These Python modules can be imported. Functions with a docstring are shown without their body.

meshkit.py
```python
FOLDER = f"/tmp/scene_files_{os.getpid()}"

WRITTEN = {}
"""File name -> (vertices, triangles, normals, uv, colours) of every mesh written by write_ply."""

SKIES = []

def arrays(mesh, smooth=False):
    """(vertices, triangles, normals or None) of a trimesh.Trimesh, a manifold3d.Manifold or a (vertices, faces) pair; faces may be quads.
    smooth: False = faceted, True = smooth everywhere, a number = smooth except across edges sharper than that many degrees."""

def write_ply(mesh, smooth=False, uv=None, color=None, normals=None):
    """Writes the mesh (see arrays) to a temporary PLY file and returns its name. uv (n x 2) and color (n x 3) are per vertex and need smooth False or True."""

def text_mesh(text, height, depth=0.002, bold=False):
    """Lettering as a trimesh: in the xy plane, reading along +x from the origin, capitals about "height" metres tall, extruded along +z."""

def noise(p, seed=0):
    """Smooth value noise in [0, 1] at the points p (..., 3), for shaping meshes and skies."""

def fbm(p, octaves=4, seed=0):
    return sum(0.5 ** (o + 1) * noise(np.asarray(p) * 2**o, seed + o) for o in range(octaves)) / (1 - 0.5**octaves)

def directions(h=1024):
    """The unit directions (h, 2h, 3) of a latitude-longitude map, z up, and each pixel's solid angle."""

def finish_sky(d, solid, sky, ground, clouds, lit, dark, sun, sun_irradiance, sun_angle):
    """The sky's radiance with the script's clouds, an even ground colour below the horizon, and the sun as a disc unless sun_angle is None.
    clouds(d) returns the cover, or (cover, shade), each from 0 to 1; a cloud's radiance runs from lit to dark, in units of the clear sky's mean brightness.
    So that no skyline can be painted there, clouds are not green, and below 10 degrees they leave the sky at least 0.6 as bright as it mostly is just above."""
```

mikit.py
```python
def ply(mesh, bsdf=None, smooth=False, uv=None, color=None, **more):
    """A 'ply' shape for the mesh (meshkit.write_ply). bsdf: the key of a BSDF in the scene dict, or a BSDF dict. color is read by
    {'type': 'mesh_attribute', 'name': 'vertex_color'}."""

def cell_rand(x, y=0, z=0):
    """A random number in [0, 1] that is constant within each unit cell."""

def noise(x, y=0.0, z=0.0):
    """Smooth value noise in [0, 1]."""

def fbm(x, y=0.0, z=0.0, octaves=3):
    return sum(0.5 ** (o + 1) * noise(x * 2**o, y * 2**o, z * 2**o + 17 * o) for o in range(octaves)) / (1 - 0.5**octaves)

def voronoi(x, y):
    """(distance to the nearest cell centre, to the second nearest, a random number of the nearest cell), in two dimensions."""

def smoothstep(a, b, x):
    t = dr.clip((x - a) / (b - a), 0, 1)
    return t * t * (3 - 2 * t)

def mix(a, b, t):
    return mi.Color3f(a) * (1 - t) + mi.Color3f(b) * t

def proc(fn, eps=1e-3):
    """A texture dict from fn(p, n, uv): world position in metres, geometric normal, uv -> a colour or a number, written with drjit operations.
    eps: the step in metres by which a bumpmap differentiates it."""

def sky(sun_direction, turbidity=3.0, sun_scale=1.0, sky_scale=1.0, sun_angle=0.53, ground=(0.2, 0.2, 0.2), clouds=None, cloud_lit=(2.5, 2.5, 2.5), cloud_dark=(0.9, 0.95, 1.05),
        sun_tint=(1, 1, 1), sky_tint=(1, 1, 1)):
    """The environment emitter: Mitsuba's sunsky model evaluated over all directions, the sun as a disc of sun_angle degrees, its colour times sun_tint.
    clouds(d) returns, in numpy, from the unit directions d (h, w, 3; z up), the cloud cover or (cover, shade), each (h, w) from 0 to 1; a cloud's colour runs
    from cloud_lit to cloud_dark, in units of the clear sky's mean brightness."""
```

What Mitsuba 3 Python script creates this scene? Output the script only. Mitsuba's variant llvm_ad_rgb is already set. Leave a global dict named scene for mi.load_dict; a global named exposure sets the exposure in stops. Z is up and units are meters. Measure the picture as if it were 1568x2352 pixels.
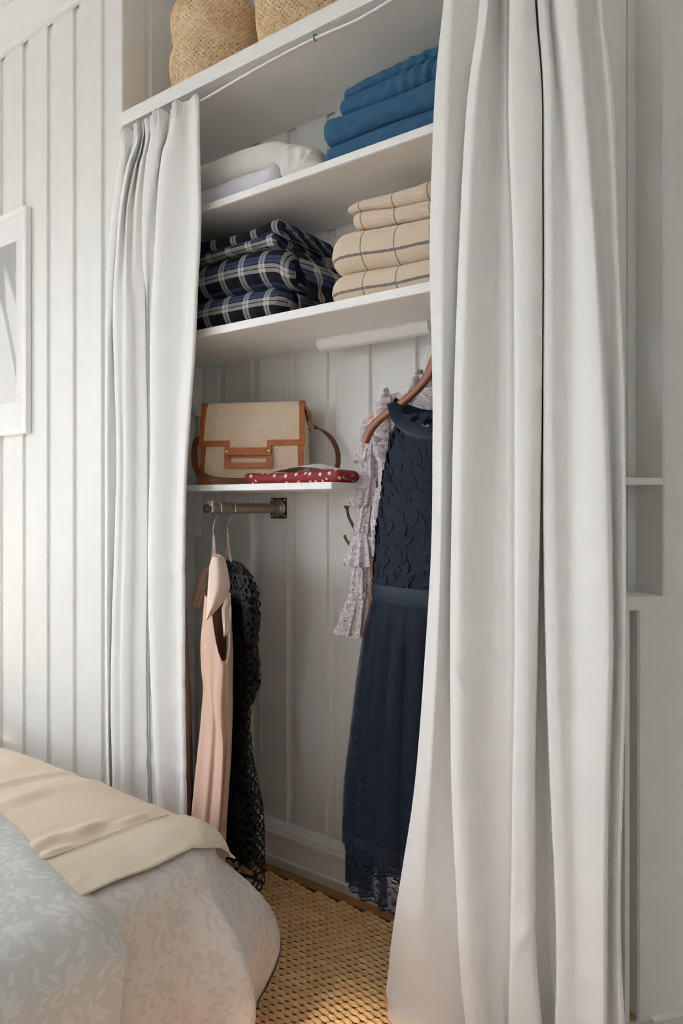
import math, random
import numpy as np, trimesh, mitsuba as mi, drjit as dr
import mikit, meshkit
from mikit import noise as dnoise, fbm as dfbm, smoothstep as dstep, mix as dmix, proc
from scipy.interpolate import PchipInterpolator, CubicSpline

# ------------------------------------------------------------------ camera, sky, exposure
F_PX, HORIZON = 1600.0, 1158.0
CAM = np.array([0.0, -1.341, 1.12])
TH = math.atan2(1600.0, 2234.0)
FWD = np.array([-math.sin(TH), math.cos(TH), 0.0])
RGT = np.array([math.cos(TH), math.sin(TH), 0.0])
T = mi.ScalarTransform4f
exposure = 4.82
scene, labels = {}, {}
scene['camera'] = {'type': 'perspective', 'fov': math.degrees(2 * math.atan(784 / F_PX)), 'fov_axis': 'x',
                   'near_clip': 0.02, 'far_clip': 100.0, 'principal_point_offset_y': (1176 - HORIZON) / 2352.0,
                   'to_world': T().look_at(origin=CAM.tolist(), target=(CAM + FWD).tolist(), up=[0, 0, 1])}
SUN = (0.06, -0.86, 0.50)
scene['sky'] = mikit.sky(SUN, turbidity=4.0, sun_scale=0.22, sun_angle=2.6, sun_tint=(0.96, 1.0, 1.10), sky_scale=1.0, ground=(0.25, 0.25, 0.24),
                         clouds=lambda d: (0.92 * np.ones(d.shape[:2]), 0.25 * meshkit.fbm(d * 3.0, 3, 5)),
                         cloud_lit=(2.42, 2.54, 2.72), cloud_dark=(1.62, 1.70, 1.82))

# ------------------------------------------------------------------ helpers
def at_y(px, py, y):
    d = FWD + (px - 784) / F_PX * RGT + (HORIZON - py) / F_PX * np.array([0, 0, 1.0])
    return CAM + d * ((y - CAM[1]) / d[1])

def at_z(px, py, z):
    d = FWD + (px - 784) / F_PX * RGT + (HORIZON - py) / F_PX * np.array([0, 0, 1.0])
    return CAM + d * ((z - CAM[2]) / d[2])

def at_t(px, py, t):
    return CAM + t * (FWD + (px - 784) / F_PX * RGT + (HORIZON - py) / F_PX * np.array([0, 0, 1.0]))

def put(key, mesh, bsdf, smooth=False, uv=None, color=None):
    k, n = key, 0
    while k in scene:
        n += 1
        k = '%s_%03d' % (key, n)
    scene[k] = mikit.ply(mesh, bsdf, smooth=smooth, uv=uv, color=color)
    return k

def tag(key, label=None, cat=None, group=None, kind=None):
    d = labels.setdefault(key, {})
    for a, b in (('label', label), ('category', cat), ('group', group), ('kind', kind)):
        if b: d[a] = b
    return key

def box(x0, x1, y0, y1, z0, z1, r=0.0):
    """a box with chamfered edges (hull of insets)"""
    lo, hi = np.array([min(x0, x1), min(y0, y1), min(z0, z1)]), np.array([max(x0, x1), max(y0, y1), max(z0, z1)])
    if r <= 0:
        m = trimesh.creation.box(bounds=[lo, hi]); return m
    pts = []
    for sx in (0, 1):
        for sy in (0, 1):
            for sz in (0, 1):
                c = np.where([sx, sy, sz], hi, lo); s = np.where([sx, sy, sz], -1, 1)
                for ax in range(3):
                    q = c + s * r; q[ax] = c[ax]; pts.append(q)
    return trimesh.convex.convex_hull(np.array(pts))

def grid_mesh(P, close_u=False, close_v=False):
    """P (n, m, 3) -> mesh; quads run over both axes"""
    n, m = P.shape[:2]
    idx = np.arange(n * m).reshape(n, m)
    if close_u: idx = np.vstack([idx, idx[:1]])
    if close_v: idx = np.hstack([idx, idx[:, :1]])
    a, b, c, d = idx[:-1, :-1], idx[1:, :-1], idx[1:, 1:], idx[:-1, 1:]
    f = np.stack([a, b, c, a, c, d], -1).reshape(-1, 3)
    return trimesh.Trimesh(P.reshape(-1, 3), f, process=False)

def cat(ms): return trimesh.util.concatenate(ms)

def tube(pts, rad, sides=10, caps=True, refine=1):
    p = np.asarray(pts, float); r = np.broadcast_to(np.asarray(rad, float), (len(p),))
    if refine > 1:
        s = np.r_[0, np.cumsum(np.linalg.norm(np.diff(p, axis=0), axis=1))]
        t = np.linspace(0, s[-1], (len(p) - 1) * refine + 1)
        p, r = (CubicSpline(s, p)(t) if len(p) > 2 else np.stack([np.interp(t, s, p[:, i]) for i in range(3)], 1)), np.interp(t, s, r)
    tg = np.gradient(p, axis=0); tg /= np.linalg.norm(tg, axis=1, keepdims=True) + 1e-12
    a = np.cross(tg[0], [0, 0, 1.0] if abs(tg[0, 2]) < .9 else [1.0, 0, 0]); a /= np.linalg.norm(a)
    A = []
    for k in range(len(p)):
        a = a - tg[k] * (a @ tg[k]); a = a / np.linalg.norm(a); A.append(a)
    A = np.array(A); B = np.cross(tg, A); th = np.arange(sides) * 2 * np.pi / sides
    V = p[:, None] + r[:, None, None] * (np.cos(th)[None, :, None] * A[:, None] + np.sin(th)[None, :, None] * B[:, None])
    m = grid_mesh(V, close_v=True)
    if caps:
        v, f = [m.vertices], [m.faces]; n0 = len(m.vertices)
        for e, c in ((0, p[0]), (len(p) - 1, p[-1])):
            v.append(c[None]); i = np.arange(sides) + e * sides; j = np.roll(i, -1)
            f.append(np.stack([i, j, np.full(sides, n0)] if e == 0 else [j, i, np.full(sides, n0)], 1)[:, [1, 0, 2]]); n0 += 1
        m = trimesh.Trimesh(np.vstack(v), np.vstack(f), process=False)
    return m

def lathe(prof, n=40, center=(0, 0, 0)):
    """profile [(r, z)] around z"""
    pr = np.asarray(prof, float); th = np.arange(n) * 2 * np.pi / n
    V = np.stack([pr[:, 0, None] * np.cos(th), pr[:, 0, None] * np.sin(th), np.repeat(pr[:, 1, None], n, 1)], -1) + np.asarray(center)
    return grid_mesh(V, close_v=True)

def extrude_poly(pts, depth):
    from shapely.geometry import Polygon
    p = pts if hasattr(pts, 'exterior') else Polygon(pts).buffer(0)
    return trimesh.creation.extrude_polygon(p, depth, engine='earcut')

def frame_tf(o, x, y, z):
    M = np.eye(4); M[:3, 0], M[:3, 1], M[:3, 2], M[:3, 3] = x, y, z, o
    return M

def N(p, seed=0): return meshkit.noise(np.asarray(p), seed) - 0.5
def FB(p, o=3, seed=0): return meshkit.fbm(np.asarray(p), o, seed) - 0.5

# ------------------------------------------------------------------ materials
def rgb(*c): return {'type': 'rgb', 'value': list(c)}
def prin(base, rough=0.5, spec=0.4, two=True, **k):
    d = {'type': 'principled', 'base_color': rgb(*base) if isinstance(base, (tuple, list)) else base, 'roughness': rough, 'specular': spec, **k}
    return {'type': 'twosided', 'bsdf': d} if two else d
def bump(inner, fn, scale, eps=1e-3):
    if inner['type'] == 'twosided': inner = inner['bsdf']
    return {'type': 'twosided', 'bsdf': {'type': 'bumpmap', 'arbitrary': proc(fn, eps), 'scale': scale, 'nested': inner}}
def M(key, d): scene['mat_' + key] = d; return 'mat_' + key

def paint_col(p, n, uv):
    g = dnoise(p.x * 40, p.y * 40, p.z * 2.2) * 0.5 + dnoise(p.x * 5, p.y * 5, p.z * 3 + 7) * 0.5
    return dmix((0.735, 0.738, 0.722), (0.775, 0.776, 0.763), g)
def paint_bump(p, n, uv):
    return dnoise(p.x * 260, p.y * 260, p.z * 9) * 0.6 + dnoise(p.x * 60, p.y * 60, p.z * 22) * 0.4
M('paint', bump(prin(proc(paint_col), 0.42, 0.4), paint_bump, 0.00025))
def rough_bump(p, n, uv):
    return dfbm(p.x * 150, p.y * 150, p.z * 150, 3)
M('rough_paint', bump(prin((0.70, 0.70, 0.68), 0.6, 0.3), rough_bump, 0.0010))
M('trim', prin((0.80, 0.805, 0.80), 0.35, 0.45))
M('ceiling', prin((0.90, 0.90, 0.895), 0.6, 0.3))
def shelf_col(p, n, uv):
    return dmix((0.77, 0.755, 0.72), (0.83, 0.82, 0.80), dnoise(p.x * 3, p.y * 26, p.z * 9) * .7 + dnoise(p.x * 9, p.y * 70, 3) * .3)
M('shelf', prin(proc(shelf_col), 0.4, 0.4))
M('shelf_edge', prin((0.84, 0.845, 0.845), 0.35, 0.45))
def weave_bump(p, n, uv):
    return (dr.sin(uv.x * 5200) * 0.5 + dr.sin(uv.y * 5200) * 0.5) * 0.5 + dnoise(uv.x * 300, uv.y * 30) * 1.0
M('curtain', prin((0.735, 0.738, 0.73), 0.48, 0.35, sheen=0.25))
# ------------------------------------------------------------------ the setting
DB = 0.305                      # back of the closet
XL, XR = -1.785, -0.30          # closet sides
CEIL = 2.84
X_WIN, Y_REAR, X_EAST = -3.7, -3.6, 1.7
BT = 0.010                      # boards stand proud of the channels

def boards(wall, x0, x1, y, z0, z1, first, pitch=0.1507, ch=0.030, depth=BT):
    """upright boards facing -y at plane y, a channel of width ch left of each position first + k pitch"""
    k = math.floor((x0 - first) / pitch)
    xs = [x0] + [first + i * pitch for i in range(k, k + 80) if x0 + 0.004 < first + i * pitch < x1 - 0.02]
    for i, a in enumerate(xs):
        b = xs[i + 1] if i + 1 < len(xs) else x1
        l = a + (ch / 2 if i else 0); r = b - (ch / 2 if i + 1 < len(xs) else 0)
        if r - l < 0.006: continue
        prof = [(l, y + depth), (l + 0.0015, y + 0.002), (l + 0.004, y), (r - 0.004, y), (r - 0.0015, y + 0.002), (r, y + depth)]
        m = trimesh.convex.convex_hull(np.array([[q[0], q[1], z] for z in (z0, z1) for q in prof]))
        put(wall + '__board', m, 'mat_paint')

# wall left of the closet
put('wall_left__backing', box(X_WIN, XL - 0.012, BT, 0.34, 0, CEIL), 'mat_paint')
boards('wall_left', X_WIN, XL, 0.0, 0, CEIL, -2.023)
tag('wall_left', 'white painted wall of upright boards with narrow channels, left of the closet', kind='structure')
# back wall
put('wall_back__backing', box(XL - .05, -.50, DB + BT, DB + 0.10, 0, CEIL), 'mat_paint')
boards('wall_back', XL + 0.001, -.505, DB, 0.0, CEIL, -1.6690)
tag('wall_back', 'back wall of the closet, painted upright boards', kind='structure')
# left side wall of the closet (faces +x), with one board joint
def side_board(y0, y1, z0, z1):
    c = 0.004
    prof = [(XL - .012, y0), (XL - c + .001, y0), (XL + .012 - c, y0), (XL + .012, y0 + c), (XL + .012, y1 - c), (XL + .012 - c, y1), (XL - .012, y1)]
    return trimesh.convex.convex_hull(np.array([[a - .012, b, z] for z in (z0, z1) for a, b in prof]))
put('wall_side__board', side_board(0.0, 0.088, 0, CEIL), 'mat_paint')
put('wall_side__board', side_board(0.108, 0.30, 0, CEIL), 'mat_paint')
put('wall_side__backing', box(XL - 0.02, XL - 0.010, 0.002, 0.304, 0, CEIL), 'mat_paint')
tag('wall_side', 'left side wall inside the closet', kind='structure')

# ceiling and cornice, floor
put('ceiling', box(X_WIN - .2, X_EAST + .2, Y_REAR - .2, 1.0, CEIL, CEIL + .1), 'mat_ceiling')
tag('ceiling', 'white ceiling', kind='structure')
cor = [(0.0, CEIL - 0.10), (-0.012, CEIL - 0.10), (-0.018, CEIL - 0.085), (-0.030, CEIL - 0.075), (-0.055, CEIL - 0.045), (-0.075, CEIL - 0.022), (-0.095, CEIL - 0.016), (-0.095, CEIL), (0, CEIL)]
def prism_x(prof, x0, x1):
    from shapely.geometry import Polygon
    m = extrude_poly(prof, x1 - x0)         # prof in (y, z) -> x = y, y = z, z = extrude
    m.apply_transform(frame_tf([x0, 0, 0], [0, 1, 0], [0, 0, 1], [1, 0, 0])); return m
put('trim_1', prism_x(cor, X_WIN, XL - 0.0), 'mat_trim', smooth=25)
tag('trim_1', 'white cornice along the top of the left wall', kind='structure')
put('floor', box(X_WIN - .2, X_EAST + .2, Y_REAR - .2, 1.0, -0.1, 0.0), M('floor', prin((0.62, 0.60, 0.565), 0.45)))
tag('floor', 'white painted floor around the rug', kind='structure')

# skirting in the closet
bb = [(DB + .002, 0), (DB - .012, 0), (DB - .020, 0.030), (DB - .016, 0.034), (DB - .016, 0.092), (DB - .024, 0.097), (DB - .026, 0.108), (DB - .020, 0.118), (DB - .022, 0.122), (DB - .004, 0.140), (DB + .002, 0.141)]
put('baseboard_back', prism_x(bb, XL + .01, -0.51), 'mat_trim', smooth=20)
tag('baseboard_back', 'white moulded skirting along the closet back wall', kind='structure')

# the wall right of the closet: its face turns away from the closet front
FP = np.array([-0.356, 0.255]); FU = np.array([0.625, 0.780]); FU /= np.linalg.norm(FU)
FN = np.array([FU[1], -FU[0]])         # towards the room
def fpx(px):                            # distance along the face at an image column
    d = (FWD + (px - 784) / F_PX * RGT)[:2]
    A = np.array([FU, -d]).T
    return np.linalg.solve(A, CAM[:2] - FP)[0]
def zrow(px, row, back=0.0):
    d = (FWD + (px - 784) / F_PX * RGT); q = FP - back * FN
    A = np.array([FU, -d[:2]]).T
    t = np.linalg.solve(A, CAM[:2] - q)[1]
    return CAM[2] + t * (HORIZON - row) / F_PX
def plan(pts, z0, z1):                  # prism from (along, back) pairs
    m = extrude_poly([tuple(FP + a * FU - b * FN) for a, b in pts], z1 - z0)
    m.apply_translation([0, 0, z0]); return m
s0, s1 = fpx(1466), fpx(1523)
z_sill, z_cut = zrow(1480, 1370), zrow(1480, 1388)
END = 0.62
low = [(s0, 0.004), (s0 + .004, 0), (END, 0), (END, .3), (s0 + .03, .3), (s0 - 0.004, .05)]
put('wall_right__lower_panel', plan(low, 0, z_cut), 'mat_rough_paint')
up = [(s1, 0.003), (s1 + .003, 0), (END, 0), (END, .3), (s1 - .004, .3)]
put('wall_right__upper_panel', plan(up, z_cut, CEIL), 'mat_rough_paint')
put('wall_right__sill', plan([(s0 - .10, -.003), (s1 + .01, -.003), (s1 + .01, .2), (s0 - .10, .2)], z_cut - .012, z_sill), 'mat_rough_paint')
# back of the niche: upright strips
bk = 0.078
put('wall_right__niche_back', plan([(s0 - .20, bk + .016), (s1 + .05, bk + .016), (s1 + .05, bk + .06), (s0 - .20, bk + .06)], 0, CEIL), 'mat_paint')
tag('wall_right', 'grey painted wall beside the closet with a narrow upright niche', kind='structure')
put('wall_right__strip', plan([(s1 - .20, bk), (s1 - .036, bk), (s1 - .033, bk + .002), (s1 - .033, bk + .03), (s1 - .20, bk + .03)], z_sill, CEIL), 'mat_paint')
put('wall_right__strip', plan([(s1 - .022, bk + .010), (s1 + .01, bk + .010), (s1 + .01, bk + .03), (s1 - .022, bk + .03)], z_sill, CEIL), 'mat_paint')
# lower slot: two upright battens left of the panel
for a, b, o in ((-.13, -.034, .03), (-.030, -.018, .006)):
    put('wall_right__batten', plan([(s0 + a, o), (s0 + b, o), (s0 + b, bk), (s0 + a, bk)], 0, z_cut - .012), 'mat_rough_paint')
# ledge in the niche
zl0, zl1 = zrow(1480, 1113), zrow(1480, 1097)
put('wall_right__ledge', plan([(s0 - .12, .004), (s1 + .002, .002), (s1 + .002, bk), (s0 - .12, bk)], zl0, zl1), 'mat_rough_paint')
# the white plinth at the foot of the face
put('wall_right__plinth', plan([(s0 + .03, -.010), (END, -.010), (END, .02), (s0 + .03, .02)], 0, 0.006), 'mat_trim')

# rest of the room (outside the frame): east, rear and window walls
e0 = FP + END * FU
put('wall_east', cat([box(e0[0] - .02, X_EAST + .1, e0[1], e0[1] + .1, 0, CEIL), box(X_EAST, X_EAST + .12, Y_REAR, e0[1], 0, CEIL)]), 'mat_paint')
tag('wall_east', 'wall at the far right of the room', kind='structure')
def holed_wall(horizontal, a0, a1, c0, c1, holes):
    """wall along an axis from a0 to a1, thickness c0..c1, with (b0, b1, z0, z1) openings"""
    ms, edges = [], sorted([a0, a1] + [h for q in holes for h in q[:2]])
    def seg(u0, u1, z0, z1):
        if u1 - u0 > 1e-4 and z1 - z0 > 1e-4:
            ms.append(box(u0, u1, c0, c1, z0, z1) if horizontal else box(c0, c1, u0, u1, z0, z1))
    for u0, u1 in zip(edges[:-1], edges[1:]):
        h = [q for q in holes if q[0] <= u0 + 1e-6 and q[1] >= u1 - 1e-6]
        if h: seg(u0, u1, 0, h[0][2]); seg(u0, u1, h[0][3], CEIL)
        else: seg(u0, u1, 0, CEIL)
    return cat(ms)
REAR_WIN = [(-3.3, -2.1, 0.95, 2.42), (-0.71, -0.30, 0.25, 2.12)]
WEST_WIN = [(-3.25, -1.15, 0.95, 2.6)]
put('wall_rear', holed_wall(True, X_WIN - .15, X_EAST + .12, Y_REAR - .15, Y_REAR, REAR_WIN), 'mat_paint')
tag('wall_rear', 'rear wall of the room with a wide window opening', kind='structure')
put('wall_west', holed_wall(False, Y_REAR, 0.34, X_WIN - .15, X_WIN, WEST_WIN), 'mat_paint')
tag('wall_west', 'left wall of the room with a wide window opening', kind='structure')
def window_frame(horizontal, a0, a1, c, z0, z1, n):
    w, ms = 0.05, []
    for i in range(n + 1):
        u = a0 + (a1 - a0) * i / n; u = min(max(u - w / 2, a0), a1 - w)
        ms.append(box(u, u + w, c - .03, c + .03, z0, z1, .006) if horizontal else box(c - .03, c + .03, u, u + w, z0, z1, .006))
    for z in (z0, z1 - w):
        ms.append(box(a0, a1, c - .03, c + .03, z, z + w, .006) if horizontal else box(c - .03, c + .03, a0, a1, z, z + w, .006))
    return cat(ms)
put('window_1', window_frame(True, *REAR_WIN[0][:2], Y_REAR - .08, *REAR_WIN[0][2:], 2), 'mat_trim'); tag('window_1', 'white window frame in the rear wall', kind='structure')
put('window_3', window_frame(True, *REAR_WIN[1][:2], Y_REAR - .08, *REAR_WIN[1][2:], 1), 'mat_trim'); tag('window_3', 'tall narrow white window frame in the rear wall', kind='structure')
put('window_2', window_frame(False, *WEST_WIN[0][:2], X_WIN - .08, *WEST_WIN[0][2:], 3), 'mat_trim'); tag('window_2', 'white window frame in the left wall', kind='structure')

# ------------------------------------------------------------------ shelves
Z_TOP0, Z_TOP1 = 2.266, 2.306
def shelf(key, x0, x1, y0, y1, z0, z1, label):
    put(key + '__board', box(x0, x1, y0 + .004, y1, z0, z1, .001), 'mat_shelf')
    put(key + '__front_edge', box(x0, x1, y0, y0 + .0042, z0, z1, .0012), 'mat_shelf_edge')
    tag(key, label, 'shelf')
SX0 = XL + 0.002
shelf('closet_shelf', SX0, -0.50, 0.0, DB, 1.926, 1.946, 'white shelf carrying the blue cloths and the white bedding')
shelf('closet_shelf_001', SX0, -0.50, 0.0, DB, 1.582, 1.604, 'white shelf carrying the plaid and the beige blankets')
put('closet_shelf_002__board', box(SX0, -0.50, 0.012, DB, 2.268, 2.290, .001), 'mat_shelf')
rail = [(.014, Z_TOP0 - .004), (-.016, Z_TOP0 - .004), (-.019, Z_TOP0 + .002), (-.019, Z_TOP1 - .010), (-.013, Z_TOP1), (.014, Z_TOP1)]
put('closet_shelf_002__front_rail', prism_x(rail, at_y(276.5, 275, -.019)[0], -0.42), 'mat_trim', smooth=30)
tag('closet_shelf_002', 'white top shelf with a thick front rail, under the woven baskets', 'shelf')
ZB0, ZB1 = 1.157, 1.1745
shelf('bag_shelf', SX0, -1.012, 0.030, DB, ZB0, ZB1, 'small white shelf under the handbag')
# ------------------------------------------------------------------ curtains
def cloth_folds(features, z_rows, y_base, sub=9, seed=0, amp=0.0015, top_gather=None):
    """features: list of (polyline [(px, row)], off, shift in px) from left to right along the cloth.
    Each gives a column of cloth: where it hangs (x as a function of z) and how far it stands out (off)."""
    cols = []
    for pl, off, sh in features:
        pts = []
        for k, q in enumerate(pl):
            px, row = q[0], q[1]
            o = (off(row) if callable(off) else off)
            s = sh(row) if callable(sh) else sh
            p = at_y(px + s, row, y_base - o)
            pts.append((p[2], p[0], o))
        pts.sort()
        z, x, o = (np.array([q[i] for q in pts]) for i in range(3))
        fx, fo = PchipInterpolator(z, x), PchipInterpolator(z, o)
        zc = np.clip(z_rows, z[0], z[-1])
        X = fx(zc) + (z_rows - zc) * fx(zc, 1) * 0.4
        cols.append(np.stack([X, y_base - fo(zc)], 1))
    C = np.array(cols)                                    # (nf, nz, 2)
    nf = len(C)
    u0 = np.arange(nf, dtype=float)
    u = np.linspace(0, nf - 1, (nf - 1) * sub + 1)
    # centripetal-ish cubic through the features at every height
    P = np.zeros((len(u), len(z_rows), 3))
    for j in range(len(z_rows)):
        q = C[:, j]
        s = np.r_[0, np.cumsum(np.maximum(np.linalg.norm(np.diff(q, axis=0), axis=1), 0.003) ** 0.6)]
        t = np.interp(u, u0, s)
        P[:, j, 0] = PchipInterpolator(s, q[:, 0])(t) * .5 + CubicSpline(s, q[:, 0])(t) * .5
        P[:, j, 1] = PchipInterpolator(s, q[:, 1])(t) * .5 + CubicSpline(s, q[:, 1])(t) * .5
        P[:, j, 2] = z_rows[j]
    k = np.ones(5) / 5
    for it in range(2):                                   # smooth along the height
        Q = np.pad(P[..., :2], ((0, 0), (3, 3), (0, 0)), mode='edge')
        P[..., :2] = sum(Q[:, i:i + P.shape[1]] for i in range(7)) / 7
    q = np.stack([P[..., 0] * 14, P[..., 2] * 5, np.full(P.shape[:2], seed)], -1)
    P[..., 1] += amp * 2 * FB(q, 3, seed)
    if top_gather: top_gather(P)
    seg = np.linalg.norm(np.diff(P, axis=0), axis=2).mean(1)
    uu = np.r_[0, np.cumsum(seg)]
    uv = np.stack([np.repeat(uu[:, None], P.shape[1], 1), P[..., 2]], -1)
    return P, uv

def wrinkle(P, px, row, y, angle, length, width, h):
    """a short press mark: a ridge of height h across the cloth near an image point"""
    c = at_y(px, row, y); d = np.stack([P[..., 0] - c[0], P[..., 2] - c[2]], -1)
    ca, sa = math.cos(angle), math.sin(angle)
    a, b = d[..., 0] * ca + d[..., 1] * sa, -d[..., 0] * sa + d[..., 1] * ca
    P[..., 1] -= h * np.exp(-(a / length) ** 2 - (b / width) ** 2)

def cloth(key, P, uv, mat, thick=0.0):
    m = grid_mesh(P)
    return put(key, m, mat, smooth=True, uv=uv.reshape(-1, 2))

ZW = 2.236
ZWL = 2.205
# -------- right curtain
R_ = [-140, 0, 225, 600, 900, 1200, 1500, 1800, 2100, 2250, 2352, 2420]
def pl(*xs): return list(zip(xs, R_[:len(xs)]))
A  = pl(1035, 1019, 997, 986, 993, 992, 976, 953, 907, 890, 897, 905)
A1 = pl(1050, 1040, 1030, 1018, 1016, 1014, 1005, 990, 965, 955, 960, 968)
Bm = pl(1075, 1066, 1052, 1040, 1030, 1026, 1018, 1006, 1010, 1018, 1030, 1040)
B  = pl(1108, 1104, 1073, 1053, 1042, 1037, 1034, 1037, 1051, 1058, 1070, 1078)
C  = pl(1138, 1134, 1127, 1111, 1108, 1100, 1098, 1102, 1116, 1122, 1130, 1136)
V1 = pl(1148, 1150, 1150, 1134, 1132, 1140, 1142, 1146, 1150, 1154, 1158, 1164)
L3 = pl(1158, 1160, 1160, 1168, 1170, 1170, 1172, 1168, 1164, 1160, 1158, 1158)
D  = pl(1168, 1170, 1167, 1179, 1182, 1182, 1182, 1177, 1173, 1170, 1168, 1166)
D2 = pl(1200, 1200, 1196, 1212, 1214, 1212, 1210, 1206, 1206, 1206, 1208, 1210)
D3 = pl(1214, 1214, 1226, 1232, 1232, 1228, 1224, 1220, 1222, 1226, 1234, 1240)
E  = pl(1224, 1226, 1244, 1244, 1243, 1239, 1233, 1228, 1229, 1233, 1244, 1250)
G1 = pl(1226, 1228, 1246, 1246, 1245, 1243, 1244, 1246, 1254, 1258, 1262, 1264)
Fa = pl(1230, 1232, 1248, 1248, 1247, 1247, 1252, 1262, 1276, 1278, 1273, 1272)
F1 = pl(1246, 1250, 1268, 1268, 1268, 1272, 1280, 1288, 1298, 1300, 1298, 1298)
F2 = pl(1258, 1262, 1280, 1300, 1304, 1308, 1312, 1316, 1324, 1326, 1326, 1326)
F3 = pl(1282, 1286, 1312, 1342, 1356, 1362, 1366, 1362, 1366, 1366, 1366, 1366)
F4 = pl(1316, 1322, 1341, 1368, 1384, 1394, 1398, 1390, 1386, 1386, 1386, 1386)
G  = pl(1322, 1328, 1347, 1372, 1393, 1404, 1408, 1398, 1394, 1394, 1393, 1393)
G2 = pl(1350, 1352, 1366, 1392, 1404, 1408, 1412, 1404, 1400, 1401, 1402, 1404)
G3 = pl(1368, 1372, 1391, 1408, 1414, 1418, 1420, 1414, 1408, 1409, 1412, 1416)
G4 = pl(1376, 1378, 1400, 1418, 1431, 1434, 1434, 1426, 1418, 1420, 1426, 1430)
G5 = pl(1380, 1382, 1407, 1420, 1434, 1437, 1437, 1430, 1423, 1426, 1434, 1438)
lo = lambda a, b: (lambda r: a + (b - a) * min(max(r / 2352.0, 0), 1))
featsR = [(A, .004, 0), (A1, .022, 0), (Bm, .000, 0), (B, -.030, 10), (B, -.018, 4), (B, .012, 0), (B, .032, 18), (C, .016, -14), (C, -.006, 0), (V1, lo(-.040, -.02), 0),
          (L3, lo(-.016, -.026), 0), (D, lo(-.030, -.034), 8), (D, -.012, 3), (D, .014, 0), (D, .026, 10), (D2, .026, 0), (D3, .020, 0), (E, .010, 0), (E, -.012, -2), (E, -.04, -5),
          (G1, -.062, 0), (Fa, -.035, 3), (Fa, -.004, 0), (Fa, .012, 5), (F1, .012, 0), (F2, lo(-.020, .008), 0), (F3, .014, 0), (F4, .018, 0), (G, .006, 0), (G, -.014, -2), (G2, -.036, 0),
          (G3, -.022, 0), (G4, -.006, 0), (G5, -.012, 0), (G5, -.03, -1)]
zR = np.r_[np.linspace(ZW + .013, ZW - .06, 12), np.linspace(ZW - .075, 0.012, 150)]
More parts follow.
